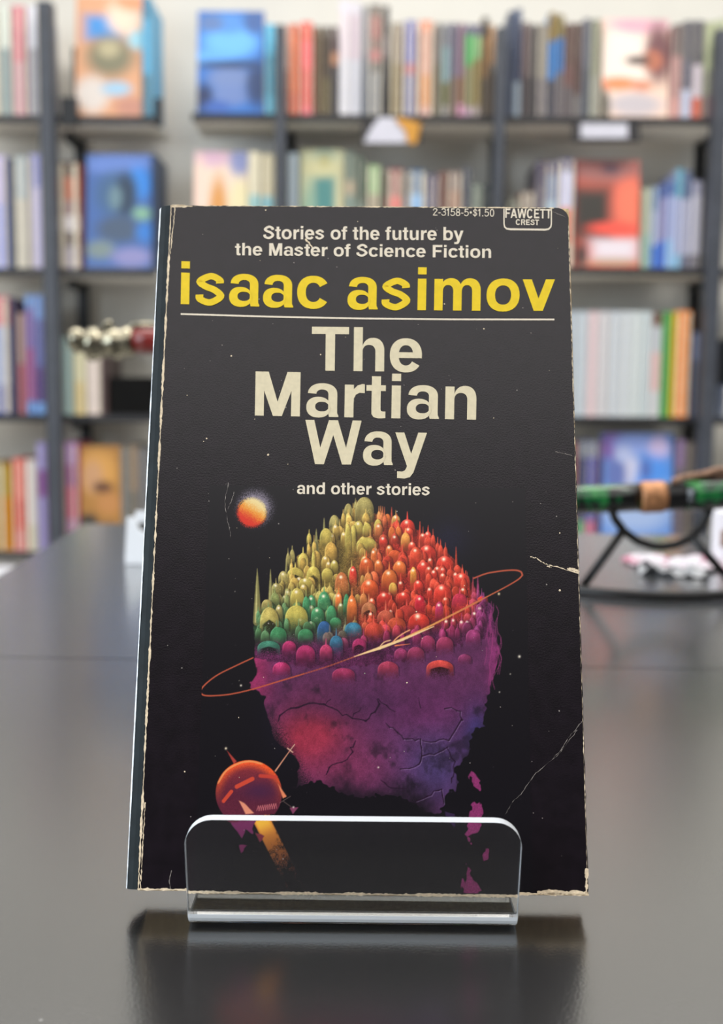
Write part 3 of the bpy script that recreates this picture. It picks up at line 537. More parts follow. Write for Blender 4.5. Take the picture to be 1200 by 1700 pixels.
    def dome(cx,top,w,h,col=None,hl=0,spire=0,hollow=0):
        c=np.array(tint(cx,top+h*.4) if col is None else col,float)
        s=box(cx-w*.75,top-2,cx+w*.75,top+h+2);x,y=X[s],Y[s]
        if x.size==0:return
        if spire:
            line([(cx,top-spire),(cx,top+3)],[.7,max(1.6,w*.13)],np.clip(c*1.1+12,0,255))
        t=np.clip((y-top)/h,0,1.2);k=np.clip(t/.42,0,1);hw=w/2*np.sqrt(np.clip(1-(1-k)**2.2,0,1))*(1+.10*t)
        u=(x-cx)/np.maximum(hw,.01)
        cov=np.clip((hw-np.abs(x-cx))/.9+.5,0,1)*(y>top-.5)*(1-ss(.30,.98,t+(white[s]-.5)*.5))
        jit=rng.uniform(.86,1.08) if col is None else 1.0
        lit=jit*1.14-.42*ss(.05,.9,t)-.22*np.clip(u+.15,0,1)**2
        if hollow: lit=lit*(1-.75*ss(.85,.55,np.abs(u)+ss(.5,.2,t)*1.2))
        lit=lit*(.88+.26*white[s])*(.9+.3*(NF[s]-.35))
        cc=np.clip(c[None,None,:]*lit[...,None]+np.clip(lit-1,0,1)[...,None]*60,0,255)
        # dark outline at the right flank keeps neighbours apart
        edge=np.clip((np.abs(x-cx)-hw)/1.2+.2,0,1)*(np.abs(x-cx)-hw<2.4)*(t<.8)*.35*(u>0)
        over(s,(20,12,16),edge*(y>top))
        over(s,cc,cov)
        rim=np.clip(1-np.abs(hw-np.abs(x-cx)-1.1)/1.1,0,1)*(u<0)*ss(.75,.2,t)*.55*(y>top)
        over(s,np.clip(c*1.15+50,0,255),rim)
        if hl and top<1035: spot(cx-w*.06,top+max(3,h*.14),max(2.1,w*.12),(255,238,200),1.0); spot(cx-w*.06,top+max(3,h*.14),1.5,(255,242,214),1.0)
    def spire(cx,top,bot,w,col=None):
        c=np.array(tint(cx,(top+bot)/2) if col is None else col,float)
        n=6;pts=[(cx,top+(bot-top)*k/n) for k in range(n+1)]
        line(pts,[.6]+[max(1.,w*(k/n)**.75) for k in range(1,n+1)],np.clip(c*.72,0,255))
        line([(p[0]-w*.16*(k/n),p[1]) for k,p in enumerate(pts)],[.5]+[max(.7,w*.3*(k/n)) for k in range(1,n+1)],np.clip(c*1.05+22,0,255),.8)
    ex=np.array([p[0] for p in city[2:18]]);ey=np.array([p[1] for p in city[2:18]])
    fill=[]
    for k in range(240):
        x=rng.uniform(428,808);y0=np.interp(x,ex,ey);y1=1070-abs(x-600)*.12
        y=y0-4+(y1-y0)*rng.random()**.95
        fill.append((x,y,rng.uniform(7,15),rng.uniform(18,34),None,int(rng.random()<.22),rng.choice([0,0,6,11]),0))
    for k in range(26):
        x=rng.uniform(440,800);fill.append((x,np.interp(x,ex,ey)-rng.uniform(2,10),rng.uniform(4,8),30,None,0,rng.uniform(4,14),0))
    Yc=(200,176,84);Gc=(66,134,86);Bc=(52,92,140);Oc=(226,112,52);Rc=(222,60,46);Mc=(166,46,92);OG=(166,150,86)
    named=[(605,825,30,58,OG,0,0,0),(578,836,14,40,OG,0,0,0),(590,832,6,36,OG,0,5,0),(555,855,17,40,OG,0,0,0),(541,877,20,40,Yc,0,0,0),(595,865,16,32,Yc,1,0,0),(609,868,14,30,Yc,0,0,0),(577,870,9,62,Yc,0,0,0),(586,872,9,58,Yc,0,0,0),(608,892,32,32,Yc,0,0,0),(549,900,20,44,(206,160,76),0,0,0),(513,885,8,32,Yc,0,6,0),(485,912,9,40,OG,0,6,0),(478,918,7,36,OG,0,8,0),(503,918,17,36,Yc,0,9,0),(520,915,6,52,Yc,0,6,0),(490,942,27,36,Yc,0,8,1),(470,948,16,36,OG,1,0,0),(458,968,15,30,OG,1,8,0),(507,960,22,24,Yc,1,0,0),(520,940,22,44,Yc,0,10,1),(543,943,18,30,Yc,0,0,0),(555,930,12,26,Yc,1,0,0),(567,950,22,58,(196,110,60),1,0,0),(586,940,12,44,Rc,1,0,0),(477,977,10,42,OG,1,0,0),(493,976,22,48,Yc,1,0,0),(460,985,17,24,OG,0,0,0),(443,995,18,30,OG,0,0,0),(447,1008,30,62,(190,170,90),0,0,1),(463,1004,12,38,OG,1,0,0),(492,1005,36,50,(196,178,84),0,10,0),(508,990,12,52,Gc,0,0,0),(517,988,14,42,Gc,1,0,0),(538,982,21,56,Gc,1,8,0),(527,1008,21,38,Gc,1,0,0),(550,1005,16,44,Gc,0,0,0),(562,983,11,42,Oc,1,9,0),(575,986,10,48,Gc,0,0,0),(584,988,16,62,Oc,1,12,0),(462,1041,26,34,Gc,0,0,0),(507,1044,24,28,Gc,0,0,0),(538,1031,22,40,Bc,0,0,0),(557,1025,18,20,Gc,0,0,0),(586,1033,27,32,(56,116,140),0,0,0),(558,1055,21,36,(52,104,130),0,12,0),(446,1064,36,28,(64,124,100),0,0,1),(480,1064,22,28,Mc,0,0,0),(507,1071,30,38,Mc,0,0,0),(541,1070,20,32,(176,56,92),0,10,0),(596,1060,22,30,Mc,0,0,1),(467,1099,28,30,Mc,0,0,0),(570,1109,36,28,(150,46,82),0,0,0),
      (643,853,10,22,Oc,0,0,0),(657,855,14,26,(226,160,80),1,8,0),(676,862,24,36,Rc,1,11,0),(627,862,12,32,(200,170,80),0,0,0),(650,874,11,34,Oc,0,6,0),(661,874,10,30,Oc,0,6,0),(636,891,13,22,Rc,1,8,0),(673,884,15,38,(232,150,70),0,7,0),(710,882,12,28,Rc,1,7,0),(709,905,27,38,Rc,1,0,0),(690,908,20,42,(216,74,46),1,0,0),(646,905,11,28,Oc,1,0,0),(655,913,22,30,(206,84,44),0,0,0),(620,910,9,46,Oc,1,0,0),(628,929,13,34,Oc,1,0,0),(663,931,21,34,Oc,1,0,0),(646,945,25,46,Oc,1,12,0),(608,926,22,40,(214,90,44),1,12,0),(738,923,27,38,Rc,1,0,0),(703,932,22,32,Rc,1,0,0),(686,941,10,42,(232,150,60),1,0,0),(720,946,10,24,Rc,1,0,0),(735,942,10,20,Rc,1,0,0),(756,950,9,24,Rc,1,0,0),(766,951,25,38,Rc,1,0,0),(613,962,28,42,(222,90,44),1,0,0),(652,967,13,26,(232,176,80),0,0,0),(694,963,15,28,Rc,1,0,0),(734,970,28,42,Rc,1,0,0),(763,985,25,36,(190,48,70),0,10,0),(670,983,20,24,Rc,1,0,0),(638,984,24,26,Rc,1,0,0),(713,975,9,24,Rc,1,0,0),(697,988,17,44,(206,40,56),1,0,0),(729,999,13,40,(190,50,90),1,0,0),(675,1005,27,30,(196,62,52),0,10,0),(640,1013,27,32,(190,88,64),0,16,0),(612,1000,24,38,(180,110,70),0,14,1),(658,1025,29,32,(196,78,50),0,18,0),(620,1033,29,38,(190,66,48),0,16,0),(695,1018,33,36,Rc,1,0,0),(801,990,17,14,Rc,0,0,0),(710,1055,23,32,(150,50,84),0,0,0),(738,1057,27,34,(156,54,88),0,0,0),(748,1043,18,14,(156,52,92),0,0,0),(785,1045,23,32,(150,56,104),0,0,0),(665,1076,21,26,(150,52,92),0,0,0),(690,1074,27,30,(146,52,84),0,0,0),(771,1086,21,20,(134,52,92),0,0,0),(644,1098,33,32,(160,54,78),0,0,0),(730,1096,43,32,(204,70,62),0,0,1)]
    allD=sorted([(f[1]+f[3]*.6,0,f) for f in fill]+[(f[1]+f[3]*.72,1,f) for f in named],key=lambda q:(q[0],q[1]))
    for cx,top,bot,w in ((427,944,1032,14),(449,945,1006,9),(538,860,884,5),(525,878,918,9),(475,928,950,4),(503,908,925,4)): spire(cx,top,bot,w,(170,160,96))
    for cx,top,bot,w in ((632,840,872,6),(650,842,872,6),(697,866,908,8),(731,895,914,3),(757,908,952,6),(785,958,1010,8),(793,957,1006,9),(676,849,866,3),(713,893,910,4)): spire(cx,top,bot,w)
    for _,_,f in allD: dome(*f)
    # rocky lip right of the city
    for k in range(26):
        x=rng.uniform(806,832);y=rng.uniform(990,1120);x=min(x,838-abs(y-1072)*.22)
        line(smooth([(x,y),(x+rng.normal(0,2),y+12),(x+rng.normal(-2,2),y+rng.uniform(20,40))],4),[.8,1.8,.6]*3+[.6]*0 if False else 1.4,(150,56,110),.55)
    # front half of the orbit line, with the flare of a craft
    fr=smooth([(420,1092),(392,1105),(362,1120),(342,1135),(333,1147),(338,1154),(356,1155),(385,1152),(420,1144),(460,1132),(500,1120),(545,1106),(600,1086),(650,1068),(700,1046),(750,1021),(800,995),(840,974),(860,962),(867,955)])
    def fc(x):
        a=np.clip(1-abs(x-690)/150,0,1);return np.array([186,84,58])*(1-a)+np.array([238,170,90])*a
    for a,b in zip(fr[:-1],fr[1:]): line([a,b],2.2+ (0.9 if 600<a[0]<800 else 0),tuple(fc(a[0])),.92 if not 500<a[0]<590 else .55)
    line([(588,1090),(630,1076),(668,1062),(720,1040)],[1,5,4,1.5],(244,206,146),.95)
    line(smooth([(652,1066),(660,1058),(672,1050),(680,1046)]),1.8,(236,160,110));line([(656,1072),(680,1069)],[2.4,.8],(232,120,80));line(smooth([(630,1074),(638,1066),(648,1063)]),1.6,(232,180,130))
    spot(828,986,2,(250,224,170))
    # small red craft with its exhaust
    s=box(345,1250,505,1480);x,y=X[s],Y[s]
    ax,ay,bx,by=436,1360,492,1472
    exx,eyy=bx-ax,by-ay;L=np.hypot(exx,eyy);t=((x-ax)*exx+(y-ay)*eyy)/L/L;dd=np.abs((x-ax)*eyy-(y-ay)*exx)/L
    a=np.clip((14-dd)/2+.3,0,1)*(t>-.05)*(t<1.05)*(NF[s]*.6+white[s]*.4>ss(-.2,1.25,t)*.9)
    over(s,np.stack([236-90*t,150-88*t,52-6*t],-1),np.clip(a,0,1)*np.clip(1.05-t*.75,0,1))
    over(s,(246,184,60),np.clip((12-dd)/3,0,1)*ss(.22,.0,t)*(t>-.06))
    poly([(380,1360),(428,1352),(420,1380),(408,1372),(402,1388),(394,1376)],(112,40,84),1.2,4)
    poly([(397,1398),(411,1400),(400,1412)],(110,40,80),1.2,3);poly([(424,1378),(440,1384),(432,1396)],(120,44,60),1.2,3)
    d=np.hypot(x-413,(y-1317));cut=np.clip((1362-(y+ (x-413)*.16+NF[s]*6))/1.5,0,1)*np.clip((470-x+(y-1300)*.25)/1.2,0,1)
    t=np.clip(1-((y-1262)/95),0,1)
    rim=ss(36,54,d)*ss(1345,1275,y)
    base=np.stack([92+110*rim+46*np.clip((1318-y)/55,0,1),34+44*rim+14*np.clip((1318-y)/55,0,1),52-10*rim+0*x],-1)*(.86+.28*white[s][...,None])
    over(s,np.clip(base,0,255),np.clip((55-d)/1.2+.5,0,1)*cut)
    over(s,(66,34,66),np.exp(-((x-430)/30)**2-((y-1312)/16)**2)*.75*np.clip((52-d)/3,0,1)*cut)
    line([(393,1306),(419,1293)],7,(206,72,50),.95);line([(371,1330),(384,1314)],6,(206,72,50),.95);line([(432,1288),(458,1290)],6,(196,64,50),.9)
    line(smooth([(362,1300),(375,1280),(395,1268),(415,1264),(435,1268)]),3,(236,150,90),.6)
    poly([(396,1329),(404,1332),(422,1350),(408,1352)],(222,140,110),1,1);poly([(461,1300),(476,1322),(470,1326)],(224,130,90),1,1)
    for k in range(9): line([(426+k*3.6,1346-k*.5),(429+k*3.6,1338-k*.5),(430.5+k*3.6,1346-k*.5)],1.1,(214,120,120),.8)
    poly([(388,1268),(376,1245),(393,1264)],(168,60,52),1);spot(375,1242.5,2,(246,226,190))
    line([(457,1280),(482,1245)],[2.6,1.4],(206,140,110));line([(477,1242),(486,1249)],1.6,(226,180,150));line([(482,1245),(489,1236)],1.2,(226,190,160))
    poly([(481,1341),(495,1340),(486,1351)],(128,60,90),1,1);spot(487,1340,1.6,(230,220,200));line([(464,1333),(482,1322)],.9,(150,120,110),.7);line([(470,1330),(484,1340)],.9,(150,120,110),.7)
    # drifting rubble
    def rub(s):
        return np.array([134,48,98],np.float32)*(.75+.5*white[s][...,None])
    poly([(778,1290),(788,1284),(793,1292),(797,1300),(792,1309),(782,1302)],rub,1.3,13)
    poly([(777,1330),(790,1326),(797,1340),(803,1358),(800,1378),(790,1386),(783,1395),(774,1382),(772,1355)],rub,1.3,16)
    poly([(797,1411),(806,1406),(814,1411),(811,1424),(800,1423)],rub,1.3,10)
    poly([(776,1434),(782,1438),(784,1456),(795,1470),(790,1483),(776,1486),(766,1474),(758,1468),(770,1455)],rub,1.3,16)
    poly([(737,1347),(752,1352),(754,1372),(742,1362)],(58,38,76),1.5,6,.8)
    # stars and fine flecks
    for x,y,r,c in ((862,1090,2.3,240),(847,1119,1.2,170),(829,1149,1.3,200),(400,1138,1.7,240),(628,1274,1.4,230),(397,1130,.8,150),(390,982,1.0,140),(333,987,.9,140),(328,841,.9,130),(851,833,.8,140),(885,1030,1,130)):
        spot(x,y,r,(c,c*.95,c*.85))
    for k in range(90):
        spot(rng.uniform(AX0,AX1),rng.uniform(AY0,AY1),.7,(120,112,110),.5*rng.random())
    return np.clip(I,0,255)
# ---- bold grotesque lettering: every glyph is a set of quad strips in 1/1000 em
def _el(cx,cy,rx,ry,a0,a1,n=20,p=2.25):
    out=[]
    for k in range(n+1):
        a=math.radians(a0+(a1-a0)*k/n);c,s=math.cos(a),math.sin(a)
        out.append((cx+rx*math.copysign(abs(c)**(2/p),c),cy+ry*math.copysign(abs(s)**(2/p),s)))
    return out
def _st(a,b): return [(a[k],a[k+1],b[k+1],b[k]) for k in range(min(len(a),len(b))-1)]
def _bx(x0,y0,x1,y1): return [((x0,y0),(x1,y0),(x1,y1),(x0,y1))]
def _ring(cx,cy,rx,ry,ix,iy,a0=0,a1=360,icx=None,icy=None,n=32):
    return _st(_el(cx,cy,rx,ry,a0,a1,n),_el(cx if icx is None else icx,cy if icy is None else icy,ix,iy,a0,a1,n))
def _cr(P,n=8):
    P=[(2*P[0][0]-P[1][0],2*P[0][1]-P[1][1])]+list(P)+[(2*P[-1][0]-P[-2][0],2*P[-1][1]-P[-2][1])];o=[]
    for k in range(1,len(P)-2):
        for q in range(n):
            t=q/n;a,b,c,d=P[k-1:k+3]
            o.append(tuple(.5*(2*b[i]+(c[i]-a[i])*t+(2*a[i]-5*b[i]+4*c[i]-d[i])*t*t+(3*b[i]-a[i]-3*c[i]+d[i])*t**3) for i in (0,1)))
    return o+[P[-2]]
def _pen(pts,w):
    c=_cr(pts);L=[];R=[];m=len(c)
    for k in range(m):
        a=c[max(k-1,0)];b=c[min(k+1,m-1)];dx,dy=b[0]-a[0],b[1]-a[1];l=math.hypot(dx,dy) or 1
        ww=w if not isinstance(w,(list,tuple)) else w[0]+(w[1]-w[0])*abs(dx)/l
        L.append((c[k][0]-dy/l*ww/2,c[k][1]+dx/l*ww/2));R.append((c[k][0]+dy/l*ww/2,c[k][1]-dx/l*ww/2))
    return _st(L,R)
def _arch(x0,x1,stem=140,top=546,ix=None):
    # arch springing from a stem at x0 down a right stem ending at x1
    cx=x1-175;icx=(x0+x1-stem)/2
    o=[(x1,0)]+_el(cx,332,175,top-332,0,180);i=[(x1-stem,0)]+_el(icx,320,(x1-stem-x0)/2,110,0,180)
    return _st(o,i)
def glyphs():
    G={};S=[(430,372),(418,432),(278,488),(106,398),(190,316),(350,252),(443,150),(276,43),(112,92),(98,170)]
    G[' ']=(278,[]);G['i']=(278,_bx(69,0,209,532)+_bx(69,604,209,725))
    G['s']=(556,_pen(S,(128,108)))
    G['a']=(556,_st([(506,70)]+_el(278,366,228,180,0,176),[(368,70)]+_el(275,366,93,78,0,176))+_st([(368,120),(370,60),(384,0)],[(506,120),(508,60),(527,22)])+_bx(384,0,527,24)
        +_ring(216,155,187,169,104,78,0,360,270,166))
    G['c']=(556,_ring(299,266,265,280,124,163,32,328))
    G['o']=(611,_ring(306,266,272,280,132,163))
    G['e']=(556,_ring(276,266,253,280,114,166,-8,326)+_bx(150,222,526,316))
    G['n']=(611,_bx(65,0,205,532)+_arch(205,546));G['h']=(611,_bx(65,0,205,718)+_arch(205,546))
    G['m']=(889,_bx(64,0,204,532)+_arch(204,515)+_arch(515,826))
    G['u']=(611,[tuple((611-x,532-y) for x,y in q) for q in G['n'][1]])
    G['r']=(389,_bx(64,0,204,532)+_st([(150,380),(200,455),(262,522),(335,546),(373,544)],[(204,220),(208,310),(238,372),(295,403),(373,398)]))
    G['t']=(333,_bx(92,120,232,676)+_bx(10,438,309,532)+_st([(92,160),(95,60),(128,10),(195,-6),(250,-6),(309,0)],[(232,160),(233,138),(240,117),(256,108),(275,105),(309,106)]))
    G['f']=(333,_bx(87,0,227,560)+_bx(10,438,318,532)+_st([(87,550),(95,640),(140,706),(225,727),(318,722)],[(227,550),(230,588),(245,608),(270,613),(318,610)]))
    G['b']=(611,_bx(61,0,200,718)+_ring(320,266,258,280,124,163,0,360,318))
    G['d']=(611,[tuple((611-x,y) for x,y in q) for q in G['b'][1]])
    G['v']=(556,_st([(13,532),(163,532)],[(203,0),(352,0)])+_st([(395,532),(543,532)],[(203,0),(352,0)])+[((203,0),(352,0),(300,150),(256,150))])
    G['y']=(556,_st([(10,532),(160,532)],[(205,2),(330,40)])+_st([(539,532),(352,-20),(318,-118),(262,-192),(170,-216),(47,-208)],[(393,532),(222,20),(200,-44),(176,-84),(130,-103),(47,-98)])+[((205,2),(330,40),(352,-20),(222,-30))])
    G['T']=(611,_bx(14,600,598,718)+_bx(232,0,380,718))
    G['M']=(833,_bx(69,0,206,718)+_bx(628,0,765,718)+_st([(100,718),(272,718)],[(348,0),(486,0)])+_st([(562,718),(734,718)],[(348,0),(486,0)]))
    G['W']=(944,[q for a,b in (((2,152),(172,320)),((396,548),(172,320)),((396,548),(624,772)),((792,942),(624,772))) for q in _st([(a[0],718),(a[1],718)],[(b[0],0),(b[1],0)])])
    G['S']=(667,_pen([(545,505),(520,600),(338,668),(135,540),(230,432),(430,352),(556,200),(345,48),(130,120),(108,232)],(150,124)))
    G['F']=(611,_bx(76,0,224,718)+_bx(76,595,587,718)+_bx(76,302,540,420))
    G['E']=(667,G['F'][1]+_bx(76,0,621,122));
    G['A']=(722,_st([(270,718),(450,718)],[(20,0),(174,0)])+_st([(270,718),(450,718)],[(548,0),(702,0)])+_bx(180,150,540,265))
    G['C']=(722,_ring(360,359,318,378,164,246,36,324))
    G['R']=(722,_bx(76,0,224,718)+_st([(200,718)]+_el(430,520,232,198,90,-90),[(200,600)]+_el(425,520,92,82,90,-90))+_bx(200,322,430,438)+_st([(370,380),(520,400)],[(500,0),(670,0)]))
    d=78
    G['2']=(556,_pen([(70,500),(110,620),(280,672),(440,600),(430,480),(260,300),(80,60)],d)+_bx(40,0,500,82))
    G['3']=(556,_pen([(70,560),(150,660),(300,672),(430,600),(430,450),(330,378),(230,372)],d)+_pen([(230,378),(380,360),(470,250),(430,90),(280,36),(130,60),(60,160)],d))
    G['1']=(400,_bx(170,0,262,718)+_st([(60,560),(170,718)],[(60,480),(170,560)]))
    G['5']=(556,_bx(110,630,470,712)+_st([(110,712),(200,712)],[(75,350),(160,350)])+_pen([(90,370),(200,430),(340,430),(460,330),(460,160),(330,40),(160,40),(60,140)],d))
    G['8']=(556,_ring(278,525,190,190,110,112)+_ring(278,190,225,205,140,122))
    G['0']=(556,_ring(278,350,225,368,140,285));G['-']=(333,_bx(40,240,290,320));G['.']=(278,_bx(80,0,180,100))
    G['\u2022']=(350,_ring(175,350,110,110,2,2));G['$']=(556,[tuple((x*.82+4,y*.95) for x,y in q) for q in _pen([(545,505),(500,620),(338,672),(135,540),(230,432),(430,352),(556,200),(345,48),(130,120),(100,232)],88)]+_bx(245,-70,305,790))
    return G
# ---------------------------------------------------------------- the upright paperback
bt=np.array([-.05275,-.08890,.26232])                       # bottom hinge corner of the cover, seen from the eye
b1=np.array([.99994,-.0087,-.0097]); b2=np.array([.01,.98016,.19783]); b1/=np.linalg.norm(b1); b2-=b1*(b1@b2); b2/=np.linalg.norm(b2)
def c2w(v): return RT*v[0]+UP*v[1]+FW*v[2]
BO=CAMP+c2w(bt); BU=c2w(b1); BV=c2w(b2); BW=np.cross(BU,BV)  # across, up the cover, out of the cover
if BW[1]>0: BW=-BW
CW,CH,CT=.1060,.1740,.0092
book=thing('paperback_book','dark worn paperback standing upright in the clear acrylic stand','book',tuple(BO))
book.matrix_world=Matrix(((BU[0],-BW[0],BV[0],BO[0]),(BU[1],-BW[1],BV[1],BO[1]),(BU[2],-BW[2],BV[2],BO[2]),(0,0,0,1)))
def uv(px,py):   # where the sight line through (px,py) meets the cover: (across, up) in metres
    d=ray(px,py); t=((BO-CAMP)@BW)/(d@BW); q=CAMP+d*t-BO; return q@BU,q@BV
M['cover']=mat('black_cover_stock','140e14',.22,spec=.5,noise=.22,nscale=260,bump=.05,bscale=2500)
M['spine']=mat('scuffed_dark_spine','1c2427',.6,spec=.22,noise=.25,nscale=180)
M['art']=mat('printed_art','888888',.22,spec=.5,attr='print')
M['worn']=mat('worn_cream_card','e6d2b2',.9,noise=.18,nscale=900)
M['worn_white']=mat('worn_white_edge','e6ecf2',.7,noise=.15,nscale=700)
M['page_edge']=mat('aged_page_edges','cdb489',.9,noise=.3,nscale=1500)
M['cream_ink']=mat('cream_ink','e8dbc4',.42,spec=.4,noise=.05,nscale=700)
M['title_ink']=mat('pale_title_ink','dfd2b0',.42,spec=.4,noise=.05,nscale=700)
M['yellow_ink']=mat('yellow_ink','ecca1c',.42,spec=.4,noise=.05,nscale=500)
M['scratch']=mat('pale_scratch','8f867f',.8,noise=.2,nscale=900)
hr=random.Random(11)
# front cover: outline with slightly chewed edges and rounded upper right corner
out=[]
def jag(a,b,n,amp):
    r=[]
    for k in range(n):
        t=k/n; r.append((a[0]+(b[0]-a[0])*t+hr.uniform(-amp,amp),a[1]+(b[1]-a[1])*t+hr.uniform(-amp,amp)))
    return r
out+=[(0,0)]+jag((0,0),(CW-.0012,0),90,.00008)[1:]+[(CW-.0012+.0012*math.sin(a),.0012-.0012*math.cos(a)) for a in np.linspace(0,1.57,5)]
tr=.0032; out+=jag((CW,.0012),(CW-.0002,CH-tr),120,.00012)[1:]+[(CW-.0002-tr+tr*math.cos(a),CH-tr+tr*math.sin(a)) for a in np.linspace(0,1.57,9)]
out+=jag((CW-.0002-tr,CH),(0,CH),80,.00006)[1:]+[(0,CH)]
n=len(out); th=.00028
mb=MB(); mb.add([(x,0,z) for x,z in out]+[(x,th,z) for x,z in out],[tuple(range(n)),tuple(reversed(range(n,2*n)))]+[((k+1)%n,k,n+k,n+(k+1)%n) for k in range(n)],0)
mb.m[-n:]=[1]*n
def ribbon(pts,widths,m,y):
    v=[];f=[]
    for k,(x,z) in enumerate(pts):
        a=pts[max(k-1,0)];b=pts[min(k+1,len(pts)-1)];dx,dz=b[0]-a[0],b[1]-a[1];l=math.hypot(dx,dz) or 1;w=widths[k]/2
        v+=[(x-dz/l*w,y,z+dx/l*w),(x+dz/l*w,y,z-dx/l*w)]
    for k in range(len(pts)-1): f.append((2*k,2*k+1,2*k+3,2*k+2))
    mb.add(v,f,m)
def wear(a,b,n,wmin,wmax,m=1,amp=.00006,y=-.00005,skip=0.0):
    pts=[];ws=[];w=wmin
    for k in range(n+1):
        t=k/n; w=max(wmin,min(wmax,w+hr.uniform(-1,1)*(wmax-wmin)*.5))
        pts.append((a[0]+(b[0]-a[0])*t+hr.uniform(-amp,amp),a[1]+(b[1]-a[1])*t+hr.uniform(-amp,amp))); ws.append(w if hr.random()>skip else w*.15)
    ribbon(pts,ws,m,y)
wear((.0002,0),(.0003,CH),340,.00016,.00062,1,.00007)                    # cracked hinge line
wear((.0007,0),(.0009,.02),50,.0001,.00035,1,.0001,skip=.2); wear((.0006,.160),(.0014,CH),30,.0001,.0003,1,.0001)
wear((0,.00012),(CW,.00012),260,.0002,.00075,1,.00008)                    # bottom edge
wear((CW-.012,.0006),(CW-.0004,.0004),30,.0004,.0012,1,.0001); wear((CW-.0005,.0004),(CW-.00025,.006),25,.0003,.0009,1,.0001)
wear((0,CH-.0001),(CW-.004,CH-.0001),200,.00008,.00035,1,.00005,skip=.2)  # top edge
wear((CW-.0002,.006),(CW-.0003,CH-.005),260,.00005,.00022,1,.00005,skip=.45)
wear((0,CH-.0002),(.006,CH-.0002),30,.0003,.0008,1,.0001)
def pxline(pts,w,m=1,jit=.5,k=6,y=-.00009,skip=.25):
    P=[];W=[]
    for (a,b) in zip(pts[:-1],pts[1:]):
        for i in range(k):
            t=i/k; P.append(uv(a[0]+(b[0]-a[0])*t+hr.uniform(-jit,jit),a[1]+(b[1]-a[1])*t+hr.uniform(-jit,jit))); W.append(w*hr.uniform(.4,1.4)*(.15 if hr.random()<skip else 1)*.00015)
    P.append(uv(*pts[-1])); W.append(.00002); ribbon(P,W,m,y)
pxline([(880,924),(890,927),(902,935),(918,940),(935,944),(962,953)],1.6,1,1.0); pxline([(942,944),(952,946),(962,949)],4.5,1,1.2,8,skip=0); pxline([(908,940),(916,942)],3,1,.6)
pxline([(965,1198),(955,1212),(942,1226),(930,1246),(918,1258)],.7,2,1); pxline([(958,1212),(940,1235),(925,1255),(905,1270),(890,1283)],.7,2,.8,skip=.45); pxline([(890,1282),(870,1312),(852,1330),(838,1352)],.6,2,1,skip=.35)
pxline([(379,801),(373,832),(377,862),(381,876),(383,892)],.9,2,.8); pxline([(389,816),(384,832),(378,846)],.9,2,.6)
pxline([(507,397),(514,405),(519,413)],3,1,.8,skip=0); pxline([(512,403),(505,398)],1.5,1,.4)
pxline([(918,352),(928,356),(938,361)],1.1,2,.6); pxline([(922,750),(936,753),(950,757)],.8,2,.6); pxline([(285,1445),(281,1462),(284,1478)],1.2,2,.4)
for k in range(120):
    x,z=hr.uniform(.004,CW-.003),hr.uniform(.004,CH-.004); r=hr.choice([.00007,.00009,.00012,.00018]); m_=2 if hr.random()<.7 else 1
    mb.add([(x+r*math.cos(a),-.00008,z+r*math.sin(a)*hr.uniform(.7,1.3)) for a in np.linspace(0,5.5,7)],[tuple(range(7))],m_)
for px,py,r in ((384,591,1.6),(445,755,2.0),(343,728,1.4),(338,733,1),(929,980,2.0),(862,1089,0),(803,546,1.4),(929,885,1.3),(724,359,0),(441,349,1.5),(575,408,1.2)):
    if r: 
        x,z=uv(px,py); r*=.00014; mb.add([(x+r*math.cos(a),-.00008,z+r*math.sin(a)) for a in np.linspace(0,5.5,7)],[tuple(range(7))],1)
front=mb.build('front_cover',[M['cover'],M['worn'],M['scratch']],book)
